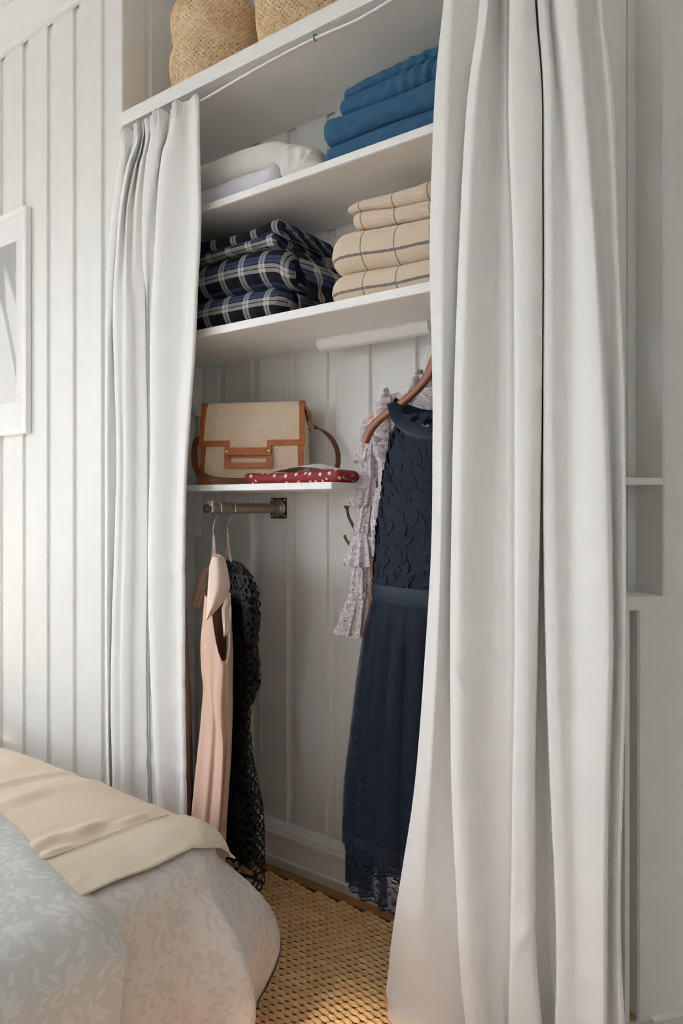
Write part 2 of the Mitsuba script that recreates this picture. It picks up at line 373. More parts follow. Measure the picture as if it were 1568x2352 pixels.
def gatherR(P):
    m = np.clip((P[..., 2] - (ZW - .05)) / .05, 0, 1)
    P[..., 1] += m * 0.5 * (P[..., 1].mean(0)[None] - P[..., 1]) - m * 0.0
PR, uvR = cloth_folds(featsR, zR, -0.058, sub=9, seed=3, amp=.0018, top_gather=gatherR)
for a in ((945, 2092, .5, .03, .008, .006), (960, 2110, -.25, .07, .007, .005), (1090, 2200, -.8, .05, .006, .004), (1210, 2140, .9, .03, .012, .010), (1225, 2195, -.2, .05, .006, .004),
          (1310, 2235, -.55, .045, .006, .004), (1370, 2250, .15, .05, .006, .003), (1275, 1590, 1.0, .03, .004, .003), (1285, 1592, -.9, .03, .004, .003), (1060, 1540, -1.2, .06, .005, .003),
          (1380, 1325, .5, .03, .006, .003), (1090, 1470, .9, .03, .005, .003), (905, 2290, -.3, .05, .02, .012), (925, 2330, .3, .05, .02, .01)):
    wrinkle(PR, a[0], a[1], -.07, *a[2:])
cloth('curtain__cloth', PR, uvR, 'mat_curtain')
hem = PR[-0:1]                                   # left edge hem: a narrow strip turned back
def hem_strip(P, i0, i1, off):
    """a doubled hem: cloth strip lying on the back of columns i0..i1"""
    Q = P[i0:i1].copy(); Q[..., 1] += off; return Q
n_ = 4
for nm, Q in (('side_hem', hem_strip(PR, 0, 7, .003)),):
    cloth('curtain__' + nm, Q, uvR[0:7], 'mat_curtain')
tag('curtain', 'wide pale grey curtain in deep folds, drawn to the right of the closet opening', 'curtain')

# -------- left curtain
a_  = [(288, 290), (284, 303), (278, 345), (268, 408), (258, 480), (247, 600), (243, 700), (241, 850), (241, 1050), (241, 1500), (244, 1700), (247, 1900), (247, 2050)]
b_  = [(300, 286), (296, 300), (291, 340), (285, 400), (277, 460), (268, 540), (257, 700), (252, 850), (252, 1050), (250, 1500), (250, 1700), (252, 1900), (252, 2050)]
c_  = [(312, 282), (310, 322), (298, 355), (288, 398), (279, 425), (271, 500), (264, 600), (258, 700), (262, 850), (268, 1050), (264, 1200), (258, 1400), (254, 1600), (258, 1800), (260, 2050)]
d_  = [(326, 276), (322, 322), (312, 370), (300, 409), (287, 481), (284, 600), (282, 700), (282, 850), (284, 1050), (280, 1300), (276, 1500), (278, 1800), (280, 2050)]
e_  = [(333, 272), (332, 305), (322, 360), (307, 441), (304, 500), (301, 600), (303, 700), (304, 850), (306, 1050), (303, 1300), (300, 1500), (301, 1800), (302, 2050)]
q_  = [(350, 268), (347, 300), (338, 352), (330, 401), (327, 450), (326, 500), (327, 600), (330, 700), (332, 850), (335, 1050), (334, 1300), (332, 1500), (336, 1800), (338, 2050)]
p0_ = [(375, 258), (372, 300), (366, 350), (357, 400), (348, 450), (345, 500), (340, 600), (338, 700), (336, 850), (338, 1050), (337, 1300), (338, 1500), (342, 1800), (344, 2050)]
p_  = [(397, 250), (392, 275), (381, 326), (368, 370), (362, 425), (358, 500), (353, 620), (348, 700), (345, 769), (344, 896), (345, 1050), (341, 1180), (340, 1300), (344, 1500), (354, 1720), (360, 1830), (366, 2050)]
m1_ = [(412, 246), (412, 300), (402, 350), (394, 420), (388, 500), (382, 620), (378, 769), (375, 896), (374, 1050), (370, 1300), (370, 1500), (378, 1720), (384, 1830), (388, 2050)]
m2_ = [(428, 240), (432, 300), (436, 400), (436, 500), (428, 620), (424, 769), (414, 896), (408, 1050), (402, 1300), (404, 1500), (408, 1720), (412, 1830), (414, 2050)]
h_  = [(457, 226), (457, 300), (459, 400), (461, 500), (456, 600), (450, 720), (446, 820), (438, 928), (430, 1050), (427, 1100), (423, 1360), (423, 1500), (425, 1700), (427, 1830), (429, 2050)]
t0 = lambda a, b, r0=350, r1=700: (lambda r: a + (b - a) * min(max((r - r0) / (r1 - r0), 0), 1))
featsL = [(a_, -.020, 4), (a_, -.004, 0), (a_, .012, 5), (b_, .007, 0), (c_, -.020, 5), (c_, .006, 0), (c_, .018, 7), (d_, t0(-.012, .012), 0), (d_, t0(.010, .014), 5), (e_, t0(-.014, .004), 0),
          (e_, t0(.010, -.004), 8), (q_, t0(-.010, -.016), 4), (q_, t0(.012, -.020), 0), (q_, t0(.022, -.022), 9), (p0_, t0(.016, -.028), 0), (p_, -.030, 8), (p_, -.014, 3), (p_, .010, 0), (p_, .022, 9),
          (m1_, .016, 0), (m2_, .002, 0), (h_, .010, -7), (h_, .006, 0)]
zL = np.r_[np.linspace(ZWL + .011, ZWL - .09, 34), np.linspace(ZWL - .10, 0.012, 150)]
def gatherL(P):
    z, n = P[..., 2], P.shape[0]
    i = np.arange(n)[:, None]
    ph = i * 0.86 + 1.5 * np.sin(i * .17)
    m = np.exp(-((z - ZWL) / .030) ** 2)
    P[..., 1] += m * .0075 * np.sin(ph) * (1 - .75 * np.clip((i - n * .72) / (n * .2), 0, 1))
    t = np.clip((z - ZWL) / .011, 0, 1)
    P[..., 1] += -.004 * t
    P[..., 1] = np.minimum(P[..., 1], -.0335 + .02 * np.clip((ZWL - .03 - z) / .05, 0, 1))
    P[..., 2] += t * .0018 * np.sin(ph * 1.0 + 1) - .004 * np.exp(-((z - ZWL + .02) / .012) ** 2) * np.sin(i * .31) ** 2
PL, uvL = cloth_folds(featsL, zL, -0.040, sub=8, seed=9, amp=.0014, top_gather=gatherL)
for a in ((362, 567, .2, .04, .008, .004), (400, 775, .3, .03, .010, .003), (392, 1180, -.3, .04, .010, .004), (395, 1310, .1, .05, .012, .004), (385, 1465, -.35, .05, .010, .005), (400, 1560, -.2, .04, .010, .004),
          (390, 1700, -.4, .05, .010, .004), (395, 1760, -.3, .06, .010, .005), (275, 1520, .6, .03, .004, .003), (400, 1620, -.3, .04, .008, .004), (330, 1690, .2, .03, .012, .004), (325, 1760, .1, .03, .015, .004)):
    wrinkle(PL, a[0], a[1], -.05, *a[2:])
cloth('curtain_001__cloth', PL, uvL, 'mat_curtain')
cloth('curtain_001__side_hem', hem_strip(PL, len(PL) - 14, len(PL), .003), uvL[-14:], 'mat_curtain')
tag('curtain_001', 'narrow gathered pale grey curtain at the left end of the closet opening, behind the bed', 'curtain')

# stretch wire that carries them, held by a small cup hook
w0 = [at_y(290, 309, -.026), at_y(454, 236, -.027), at_y(560, 174, -.027), at_y(653, 122.6, -.026), at_y(722, 88, -.024), at_y(830, 40, -.028), at_y(942, -2, -.030), at_y(1024, -34, -.032), at_y(1390, -150, -.032)]
w0[0][2] = ZWL
for p in w0[-3:]: p[2] = ZW
put('curtain_wire', tube(w0, .0028, 8, refine=6), M('white_plastic', prin((.82, .82, .81), .35, .5)), smooth=40)
tag('curtain_wire', 'white plastic coated wire stretched under the top shelf rail', 'curtain wire')
hk = at_y(723, 87, -.024)
put('cup_hook', tube([[hk[0], -.016, hk[2] + .008], [hk[0], -.026, hk[2] + .007], [hk[0], -.030, hk[2]], [hk[0], -.025, hk[2] - .005], [hk[0], -.019, hk[2] - .003]], .0013, 8, refine=5), M('dark_metal', prin((.10, .10, .10), .35, .5, metallic=.8)), smooth=40)
tag('cup_hook', 'tiny dark hook under the top shelf rail holding the wire', 'hook')
# ------------------------------------------------------------------ folded cloths on the shelves
def fabric_bump(p, n, uv):
    return dnoise(p.x * 900, p.y * 900, p.z * 900) * .6 + dnoise(p.x * 260, p.y * 260, p.z * 260) * .4
def blue_col(p, n, uv):
    g = dnoise(p.x * 60, p.y * 60, p.z * 60) * .5 + dnoise(p.x * 700, p.y * 700, p.z * 300) * .5
    return dmix((0.022, 0.082, 0.165), (0.048, 0.140, 0.255), g)
M('blue_cloth', bump(prin(proc(blue_col), 0.75, 0.2, sheen=.4), fabric_bump, 0.0003))
def beige_line(uv):
    U, V = uv.x, uv.y
    w = dnoise(U * 420, V * 420) * .0016 - .0008 + (dnoise(U * 20, V * 20) - .5) * .002
    du = dr.abs((U + w) / 0.0925 - dr.floor((U + w) / 0.0925 + 0.5)) * 0.0925
    lu = 1 - dstep(0.0010, 0.0022, du)
    return lu, w
def beige_col(p, n, uv):
    g = dfbm(p.x * 420, p.y * 420, p.z * 420, 2)
    base = dmix((0.575, 0.47, 0.365), (0.745, 0.64, 0.515), g)
    lu, w = beige_line(uv)
    dv = dr.abs(uv.y + w)
    lv = 1 - dstep(0.0024, 0.0040, dv)
    l = dr.maximum(lu * .8, lv * .9) * (0.75 + .35 * dnoise(uv.x * 900, uv.y * 900))
    return base * (1 - l) + mi.Color3f(0.115, 0.105, 0.125) * l
M('beige_blanket', bump(prin(proc(beige_col), 0.9, 0.15, sheen=.5), fabric_bump, 0.0008))
def plaid_col(p, n, uv):
    PER = 0.0755
    def bands(t):
        s = (t / PER - dr.floor(t / PER)) * PER * 1000          # mm within the repeat
        n_ = 0.9
        white = dstep(0, n_, s) * (1 - dstep(22 - n_, 22, s)) * (1 - dstep(9.6, 10.2, s) * (1 - dstep(11.8, 12.4, s)))
        blue = dstep(24, 24 + n_, s) * (1 - dstep(46 - n_, 46, s)) * (1 - .8 * dstep(34, 34.5, s) * (1 - dstep(36.5, 37, s)))
        return white, blue
    wu, bu = bands(uv.x); wv, bv = bands(uv.y)
    g = dfbm(p.x * 520, p.y * 520, p.z * 520, 2)
    c = dmix((0.012, 0.0115, 0.015), (0.062, 0.090, 0.19), dr.clip(bu * .10 + bv * .58, 0, 1) * (.7 + .6 * g))
    c = dmix(c, (0.60, 0.60, 0.60), dr.clip((wu + wv) * .5, 0, 1) * (0.55 + .8 * g) * .82)
    return c
M('plaid_cloth', bump(prin(proc(plaid_col), 0.9, 0.12, sheen=.25), fabric_bump, 0.0006))
def cream_col(p, n, uv):
    return dmix((0.66, 0.645, 0.60), (0.72, 0.71, 0.665), dnoise(p.x * 30, p.y * 30, p.z * 30))
M('cream_cloth', prin(proc(cream_col), 0.75, 0.2, sheen=.3))
M('lilac_white_cloth', prin((0.66, 0.665, 0.725), 0.75, 0.2, sheen=.3))

def ipl(pts):
    pts = sorted(pts); x = np.array([p[0] for p in pts]); z = np.array([p[1] for p in pts])
    f = PchipInterpolator(x, z)
    return lambda q: f(np.clip(q, x[0], x[-1]))

def pad(x0, x1, y0, y1, zb, zt, r_l=None, r_r=None, nx=110, nf=22, disp=None, uv0=(0, 0), front=1.0, zmin=None):
    """a soft folded slab: rounded front and back, rounded ends. zb, zt: functions of x. Returns mesh, uv."""
    xs0 = np.linspace(0, 1, nx)
    hmid = float(zt(np.array([(x0 + x1) / 2]))[0] - zb(np.array([(x0 + x1) / 2]))[0])
    r_l = hmid / 2 if r_l is None else r_l; r_r = hmid / 2 if r_r is None else r_r
    he = lambda x: float(zt(np.array([x]))[0] - zb(np.array([x]))[0])
    r_l, r_r = min(r_l, .49 * he(x0 + .25 * r_l)), min(r_r, .49 * he(x1 - .25 * r_r))
    # stations: quarter circles at both ends
    na = 14
    al = np.linspace(0, np.pi / 2, na)
    st = [(x0 + r_l * (1 - math.cos(a)), r_l * (1 - math.sin(a))) for a in al]
    st += [(x, 0.0) for x in np.linspace(x0 + r_l, x1 - r_r, nx)[1:-1]]
    st += [(x1 - r_r * (1 - math.cos(a)), r_r * (1 - math.sin(a))) for a in al[::-1]]
    rings, uvs = [], []
    for x, ins in st:
        xi = np.array([min(max(x, x0 + .25 * r_l), x1 - .25 * r_r)])
        b, t = float(zb(xi)[0]), float(zt(xi)[0]); h = t - b
        k = max(1 - ins / max(h / 2, 1e-6), 0.02) if ins < h / 2 else 0.02
        insy = min(ins, (y1 - y0) * .45)
        ya, yb = y0 + insy, y1 - insy
        hh = h * k; zc = (b + t) / 2; zz0 = b + (h - hh) * .5; rr = hh / 2
        rf = min(rr * front, (yb - ya) * .45)
        ph = np.linspace(-np.pi / 2, np.pi / 2, nf)          # front half: bottom to top
        fy = ya + rf * (1 - np.cos(ph)); fz = zc + rr * np.sin(ph)
        rb = min(rr, (yb - ya) * .3)
        by = yb - rb * (1 - np.cos(ph[::2]))[::-1]; bz = zc + rr * np.sin(ph[::2])[::-1]
        ty = np.linspace(fy[-1], by[0], 12)[1:-1]; tz = np.full(10, t if k > .99 else zc + rr)
        uy = np.linspace(by[-1], fy[0], 12)[1:-1]; uz = np.full(10, zc - rr)
        Y = np.r_[fy, ty, by, uy]; Z = np.r_[fz, tz, bz, uz]
        rings.append(np.stack([np.full(len(Y), x), Y, Z], 1))
        l = np.r_[0, np.cumsum(np.hypot(np.diff(Y), np.diff(Z)))]
        l = l - l[nf // 2]
        uvs.append(np.stack([np.full(len(Y), x - x0) - ins * 0.6 * (1 if x > (x0 + x1) / 2 else -1) * -1, l], 1))
    V = np.array(rings); UV = np.array(uvs) + np.asarray(uv0)
    V = np.concatenate([V, V[:, :1]], 1); UV = np.concatenate([UV, UV[:, -1:] + [[0, 0.01]]], 1)
    m = grid_mesh(V)
    if disp is not None:
        n = m.vertex_normals.copy().reshape(V.shape); n[:, -1] = n[:, 0] = (n[:, 0] + n[:, -1]) / 2
        d = disp(V); d[:, -1] = d[:, 0]
        nz_ = np.abs(n[..., 2]) / np.maximum(np.linalg.norm(n, axis=-1), 1e-9)
        d = d * (1 - .9 * np.clip((nz_ - .6) / .35, 0, 1))
        lenv = np.linalg.norm(n, axis=-1, keepdims=True)
        V = V + n / np.maximum(lenv, 1e-9) * d[..., None]
        if zmin is not None: V[..., 2] = np.maximum(V[..., 2], zmin)
        V[..., 1] = np.minimum(V[..., 1], DB - .002)
        e0, e1 = V[:1].copy(), V[-1:].copy()
        for e in (e0, e1): e[..., 2] = e[..., 2].mean()
        V = np.concatenate([e0, V, e1], 0); UV = np.concatenate([UV[:1], UV, UV[-1:]], 0)
        m = grid_mesh(V)
    return m, UV.reshape(-1, 2)

def wr(a_soft=.004, f=14, a_fine=.0015, f2=60, seed=0, right=None, ridge=None):
    def d(V):
        o = a_soft * 2 * FB(V * [f, f, f], 3, seed) + a_fine * 2 * N(V * [f2, f2 * .6, f2 * .5], seed + 9)
        if right:                                        # crumpled towards the right end
            x0, x1, amp = right
            k = np.clip((V[..., 0] - x0) / (x1 - x0), 0, 1)
            rg = 1 - 2 * np.abs(2 * FB(V * [30, 16, 26], 2, seed + 3))
            o = o + amp * k * rg
        if ridge:                                        # gathers: upright pleats along x
            x0, x1, amp, fr = ridge
            k = np.clip((V[..., 0] - x0) / (x1 - x0), 0, 1)
            o = o + amp * k * np.sin(V[..., 0] * fr + 6 * FB(V * [6, 8, 24], 2, seed + 5))
        return o
    return d

def line(pts, y, dz=0.0):
    """image points on the plane y -> z(x)"""
    return ipl([(at_y(a, b, y)[0], at_y(a, b, y)[2] + dz) for a, b in pts])
def X_(px, y): return at_y(px, 1000, y)[0]
def const(z): return lambda q: np.full(np.shape(q), float(z))
def pmin(f, g): return lambda q: np.minimum(f(q), g(q))

Z2, Z3 = 1.946, 1.604
def textile(key, mesh_uv, mat):
    m, uv = mesh_uv
    return put(key, m, mat, smooth=True, uv=uv)

# blue: two folded cloths
yb = .030
t4 = line([(736, 333), (752, 331), (882, 277.5), (996, 241)], yb)
t3 = line([(736, 268), (777, 258), (882, 222), (1003, 166.5)], yb)
textile('folded_blue_cloth__layer', pad(X_(739, yb), X_(1090, yb), yb, .285, const(Z2), t4, zmin=Z2 + .0003, r_l=.022, disp=wr(.003, 12, .001, 60, 1), front=.8), 'mat_blue_cloth')
textile('folded_blue_cloth__layer', pad(X_(736, yb), X_(1085, yb), yb - .004, .285, t4, t3, r_l=.026, disp=wr(.003, 12, .001, 60, 2), front=.8), 'mat_blue_cloth')
tag('folded_blue_cloth', 'thick folded deep blue cloth lying at the bottom of its stack on the upper shelf', 'folded cloth', 'folded blue cloths on the upper shelf')
t2 = line([(772, 230), (780, 226), (882, 176), (994, 126), (1014, 122)], yb + .01)
t1 = line([(776, 216), (797, 201), (884, 155), (980, 111), (997, 106), (1016, 112)], yb + .02)
textile('folded_blue_cloth_001__layer', pad(X_(773, yb), X_(1013, yb), yb + .008, .27, t3, t2, r_l=.012, r_r=.02, disp=wr(.004, 16, .0014, 70, 3, ridge=(X_(830, yb), X_(1000, yb), .0035, 190)), front=.7), 'mat_blue_cloth')
textile('folded_blue_cloth_001__layer', pad(X_(776, yb), X_(1012, yb), yb + .018, .26, t2, t1, r_l=.012, r_r=.02, disp=wr(.003, 16, .0014, 70, 4, ridge=(X_(800, yb), X_(1000, yb), .003, 170)), front=.8), 'mat_blue_cloth')
tag('folded_blue_cloth_001', 'thin deep blue cloth with gathered edges folded on top of the thicker one', 'folded cloth', 'folded blue cloths on the upper shelf')

# white bedding
yw = .030
tw = line([(380, 455), (462, 430), (550, 395), (600, 382), (628, 373), (640, 380)], yw)
xe = X_(627, yw)
textile('folded_white_sheet', pad(-1.74, xe + .004, yw, .27, const(Z2), tw, zmin=Z2 + .0003, r_l=.02, r_r=.018, disp=wr(.004, 10, .001, 50, 11, right=(xe - .07, xe, .006)), front=.8), 'mat_lilac_white_cloth')
tag('folded_white_sheet', 'folded bluish white sheet under the cream duvet on the upper shelf', 'sheet')
tc = line([(380, 400), (462, 377), (520, 352), (560, 338), (600, 326), (650, 321), (690, 332), (712, 340), (735, 362)], yw + .02)
xc = X_(733, yw + .02)
zbw = lambda q: np.where(q < xe - .004, tw(q), np.maximum(tw(np.full(np.shape(q), xe)) - (q - xe + .004) * 2.0, Z2))
textile('folded_duvet', pad(-1.74, xc, yw + .006, .295, zbw, tc, zmin=Z2 + .0003, r_l=.02, r_r=.035, nx=170, nf=34, disp=wr(.006, 9, .0014, 40, 12, right=(X_(580, yw), xc, .013)), front=.8), 'mat_cream_cloth')
tag('folded_duvet', 'soft cream duvet folded on a white sheet, its crumpled right end sagging', 'duvet')

# plaid blankets
yp = .022
xr1 = X_(622, yp); xr2 = X_(644, yp)
tp1 = line([(400, 690), (455, 682), (540, 664), (600, 654), (640, 656), (660, 670)], yp)
textile('plaid_blanket', pad(-1.745, xr1 + .030, yp, .27, const(Z3), tp1, zmin=Z3 + .0003, r_l=.02, r_r=.035, nx=150, nf=30, disp=wr(.004, 10, .001, 50, 21, right=(xr1 - .03, xr1 + .03, .010)), uv0=(.012, .012)), 'mat_plaid_cloth')
tag('plaid_blanket', 'thick navy and white plaid blanket, lowest of its stack on the middle shelf', 'blanket', 'plaid blankets on the middle shelf')
tp2 = line([(400, 620), (462, 598), (520, 578), (580, 565), (632, 559), (650, 575)], yp)
textile('plaid_blanket_001', pad(-1.745, xr2 + .014, yp + .004, .285, tp1, tp2, r_l=.02, r_r=.026, nx=150, nf=30, disp=wr(.004, 10, .001, 50, 22, right=(xr2 - .03, xr2 + .01, .010)), uv0=(.032, .022)), 'mat_plaid_cloth')
tag('plaid_blanket_001', 'thick plaid blanket in the middle of its stack, a blue band across its front', 'blanket', 'plaid blankets on the middle shelf')
tp3 = line([(400, 590), (462, 582), (540, 560), (600, 540), (618, 530), (630, 536)], yp + .012)
tp3b = pmin(tp3, lambda q: tp3(q))
tp4 = line([(400, 548), (462, 548), (500, 545), (560, 530), (600, 514), (632, 499), (650, 512)], yp + .012)
textile('plaid_blanket_002__layer', pad(-1.74, X_(620, yp), yp + .012, .26, tp2, tp3, r_l=.012, r_r=.010, disp=wr(.003, 12, .0008, 50, 23), uv0=(.02, .022), nx=130), 'mat_plaid_cloth')
textile('plaid_blanket_002__layer', pad(-1.74, X_(636, yp), yp + .012, .28, tp3, tp4, r_l=.012, r_r=.012, disp=wr(.003, 12, .0008, 50, 24), uv0=(.0, .060), nx=130), 'mat_plaid_cloth')
tag('plaid_blanket_002', 'thin dark plaid blanket folded in two on top of the plaid stack', 'blanket', 'plaid blankets on the middle shelf')
# the ends of the plaid cloths hang down in soft folds behind the front corner
def sag(x0, x1, ya, yb_, zt0, zt1, zbot, seed, uv0):
    nx, ny = 60, 40
    u, v = np.meshgrid(np.linspace(0, 1, nx), np.linspace(0, 1, ny), indexing='ij')
    th = u * np.pi * .5
    z = zbot + (zt0 + (zt1 - zt0) * v - zbot) * np.cos(th) ** .9
    x = x0 + (x1 - x0) * np.sin(th) * (0.75 + .35 * v)
    y = ya + (yb_ - ya) * v
    P = np.stack([x, y, z], -1)
    w = 1 - 2 * np.abs(2 * FB(P * [16, 16, 22], 2, seed))
    P[..., 0] += .014 * w * np.sin(th); P[..., 2] += .004 * N(P * 30, seed) * np.sin(2 * th)
    P[..., 2] = np.maximum(P[..., 2], zbot)
    uv = np.stack([v * .24 + uv0[0], u * .14 + uv0[1]], -1)
    return grid_mesh(P), uv.reshape(-1, 2)
zA = float(tp1(np.array([xr1]))[0]); zB = float(tp2(np.array([xr1]))[0]); zC = float(tp4(np.array([xr1]))[0])
textile('plaid_blanket__hanging_end', sag(xr1 + .015, xr1 + .085, .06, .275, zA - .01, zA - .01, Z3 + .001, 31, (.01, .02)), 'mat_plaid_cloth')
textile('plaid_blanket_001__hanging_end', sag(xr2 - .012, xr1 + .105, .055, .29, zB - .008, zB - .016, zA - .045, 32, (.03, .01)), 'mat_plaid_cloth')

# beige blankets
yg = .026
b1 = line([(750, 640), (768, 629), (790, 621), (840, 612), (906, 602), (987, 584), (1050, 570)], yg)
textile('checked_blanket', pad(X_(750, yg), X_(1085, yg), yg, .28, const(Z3), b1, zmin=Z3 + .0003, r_l=.034, disp=wr(.0025, 12, .001, 60, 41), uv0=(-.012, .014), nx=150, nf=30), 'mat_beige_blanket')
tag('checked_blanket', 'thick beige blanket with a thin grey check, lowest of the beige stack', 'blanket', 'beige checked blankets on the middle shelf')
b2 = line([(749, 545), (765, 532), (786, 524), (846, 514), (906, 503), (987, 487), (1050, 474)], yg)
textile('checked_blanket_001', pad(X_(749, yg), X_(1085, yg), yg - .004, .285, b1, b2, r_l=.042, disp=wr(.003, 12, .0012, 60, 42), uv0=(-.010, .022), nx=150, nf=30), 'mat_beige_blanket')
tag('checked_blanket_001', 'thickest beige checked blanket, in the middle of the beige stack', 'blanket', 'beige checked blankets on the middle shelf')
b3 = line([(800, 490), (826, 481), (906, 471), (987, 453), (1040, 444)], yg + .01)
textile('checked_blanket_002__layer', pad(X_(801, yg), X_(1040, yg), yg + .010, .27, b2, b3, r_l=.012, disp=wr(.003, 12, .0012, 60, 43), uv0=(.067, .3), nx=120), 'mat_beige_blanket')
b4 = line([(793, 483), (800, 475), (823, 463), (882, 445), (955, 423), (985, 410), (1040, 404)], yg + .010)
textile('checked_blanket_002__layer', pad(X_(792, yg), X_(1040, yg), yg + .006, .27, b3, b4, r_l=.016, disp=wr(.003, 12, .0012, 60, 44, ridge=(X_(900, yg), X_(990, yg), .003, 130)), uv0=(.058, .3), nx=120), 'mat_beige_blanket')
tag('checked_blanket_002', 'thin beige checked blanket folded in two on top of the beige stack', 'blanket', 'beige checked blankets on the middle shelf')
# ------------------------------------------------------------------ baskets
def straw_col(p, n, uv):
    g = mikit.cell_rand(uv.x, uv.y)
    f = dnoise(p.x * 500, p.y * 500, p.z * 90)
    patch = dfbm(p.x * 14, p.y * 14, p.z * 14, 3)
    c = dmix((0.56, 0.36, 0.19), (0.86, 0.68, 0.45), dr.clip(g * .5 + f * .3 + .12 + (patch - .5) * .8, 0, 1))
    return c
M('straw', prin(proc(straw_col), 0.62, 0.3))
M('straw_dark', prin((0.20, 0.115, 0.055), 0.8, 0.2))
def basket(key, cx, cy, z0, prof, lean, label, seed, squash=None):
    zz = np.array([q[0] for q in prof]); rr = np.array([q[1] for q in prof])
    fr = PchipInterpolator(zz, rr)
    s = np.linspace(zz[0], zz[-1], 400); L = np.r_[0, np.cumsum(np.hypot(np.diff(s), np.diff(fr(s))))]
    zat = lambda l: np.interp(l, L, s)
    def surf(a, l, off):
        z = zat(l); r = fr(z) + off
        x = cx + lean(z)[0] + r * np.cos(a); y = cy + lean(z)[1] + r * np.sin(a)
        return np.stack(np.broadcast_arrays(x, y, z0 + z), -1)
    # inner dark wall
    A = np.linspace(0, 2 * np.pi, 64, endpoint=False); Lg = np.linspace(0, L[-1], 50)
    put(key + '__lining', grid_mesh(np.array([surf(A, l, -.0012) for l in Lg]), close_v=True), 'mat_straw_dark', smooth=True)
    # herringbone strands: short pillows at +-45 degrees
    rng = np.random.default_rng(seed)
    w = 0.0072; rows = int(L[-1] / (w * 1.0)); ncol = int(round(2 * np.pi * fr(zz).max() / (w * 2.05)))
    V, F, UV = [], [], []; nv = 0
    us = np.array([-1, -.55, .55, 1]); vs = np.array([-1, 0, 1.0])
    U, W = np.meshgrid(us, vs, indexing='ij')
    hgt = (1 - np.abs(U) ** 2 * .95) * (1 - W ** 2 * .7) * .0032 - .0008
    fq = []
    for i in range(3):
        for j in range(2):
            a, b, c, d = i * 3 + j, (i + 1) * 3 + j, (i + 1) * 3 + j + 1, i * 3 + j + 1
            fq += [[a, b, c], [a, c, d]]
    fq = np.array(fq)
    for r in range(rows):
        l0 = (r + .5) * w
        if l0 > L[-1] - w: break
        rad = fr(zat(l0))
        sgn = 1 if (r // 1) % 2 == 0 else -1
        for k in range(ncol):
            a0 = 2 * np.pi * (k + .5 * (r % 2) + rng.uniform(-.06, .06)) / ncol
            half = np.pi * rad / ncol * 1.12
            ang = sgn * (.62 + rng.uniform(-.1, .1))
            dx = U * half * math.cos(ang) - W * w * .50 * math.sin(ang)
            dl = U * half * math.sin(ang) + W * w * .50 * math.cos(ang)
            P = surf(a0 + dx / rad, np.clip(l0 + dl, 0, L[-1]), hgt + rng.uniform(-.0003, .0004))
            V.append(P.reshape(-1, 3)); F.append(fq + nv); nv += 12
            UV.append(np.tile([rng.integers(0, 400) + .5, rng.integers(0, 400) + .5], (12, 1)))
    m = trimesh.Trimesh(np.vstack(V), np.vstack(F), process=False)
    k = put(key + '__weave', m, 'mat_straw', smooth=True, uv=np.vstack(UV))
    tag(k, kind='stuff')
    put(key + '__rim', trimesh.Trimesh(*(lambda t: (t.vertices, t.faces))(tube([surf(np.array(a), L[-1] - .002, 0.001) for a in np.linspace(0, 2 * np.pi, 60)], .005, 8, caps=False)), process=False), 'mat_straw', smooth=True,
        uv=np.full((60 * 8, 2), 7.5))
    put(key + '__base', trimesh.creation.cylinder(radius=fr(zz[0]) - .002, height=.004, sections=48, transform=trimesh.transformations.translation_matrix([cx, cy, z0 + .0022])), 'mat_straw_dark')
    tag(key, label, 'basket', 'woven baskets on the top shelf')
bx = X_(506, .150)
basket('woven_basket', bx, .150, Z_TOP1 + .0005 - .016, [(0.0, .112), (.05, .132), (.10, .147), (.135, .148), (.165, .1385), (.185, .1345), (.215, .139), (.26, .140), (.30, .126), (.345, .098), (.38, .088)],
       lambda z: (-.018 * np.clip((z - .18) / .17, 0, 1.2), 0 * z), 'tan woven belly basket with a pinched waist, nearer the left end of the top shelf', 5)
bx2 = X_(617, .150) + .143
basket('woven_basket_001', bx2 + .008, .150, Z_TOP1 + .0005 - .016, [(0.0, .116), (.05, .134), (.10, .143), (.15, .148), (.2, .147), (.26, .146), (.30, .134), (.345, .108), (.38, .095)],
       lambda z: (0 * z, 0 * z), 'second tan woven basket, cut off by the top of the picture beside the pinched one', 6)

# ------------------------------------------------------------------ picture on the left wall
xf = at_y(58, 600, -.024)[0]
zt_, zb_ = 2.152, 1.366
fw = .022
M('frame_white', prin((0.86, 0.86, 0.855), 0.28, 0.5))
M('mount', prin((0.86, 0.86, 0.86), 0.6, 0.3))
def art_col(p, n, uv):
    x, z = p.x - xf, p.z - zb_
    s = dr.abs(x * 1.1 + (z - .1) * .22 + .075 - .02 * dr.sin(z * 9))
    band = 1 - dstep(.010, .016, s)
    g = dmix((0.40, 0.40, 0.41), (0.62, 0.62, 0.62), dstep(.42, .62, .9 - z + .1 * dnoise(x * 40, z * 6)))
    c = dmix(g, (0.74, 0.74, 0.74), dstep(.16, .26, .62 - z + dnoise(x * 60 + z * 16, z * 2) * .2))
    return dmix(c, (0.40, 0.40, 0.41), band * .8)
M('art', prin(proc(art_col), 0.5, 0.3))
fx0 = xf - .58
pf = [(0, 0), (0, -.020), (.006, -.0225), (fw - .005, -.0225), (fw - .002, -.017), (fw, -.014), (fw, 0)]
def stick(a, b, up):                                # frame stick with mitred ends, profile in (inward, y)
    V = []
    a, b = np.array(a, float), np.array(b, float); d = (b - a) / np.linalg.norm(b - a); u = np.array(up, float)
    for e, s in ((a, 1), (b, -1)):
        V.append([e + u * q[0] + d * s * q[0] + np.array([0, q[1], 0]) for q in pf])
    return trimesh.Trimesh(*(lambda m: (m.vertices, m.faces))(grid_mesh(np.array(V), close_v=True)), process=False)
c4 = [(fx0, -.002, zb_), (xf, -.002, zb_), (xf, -.002, zt_), (fx0, -.002, zt_)]
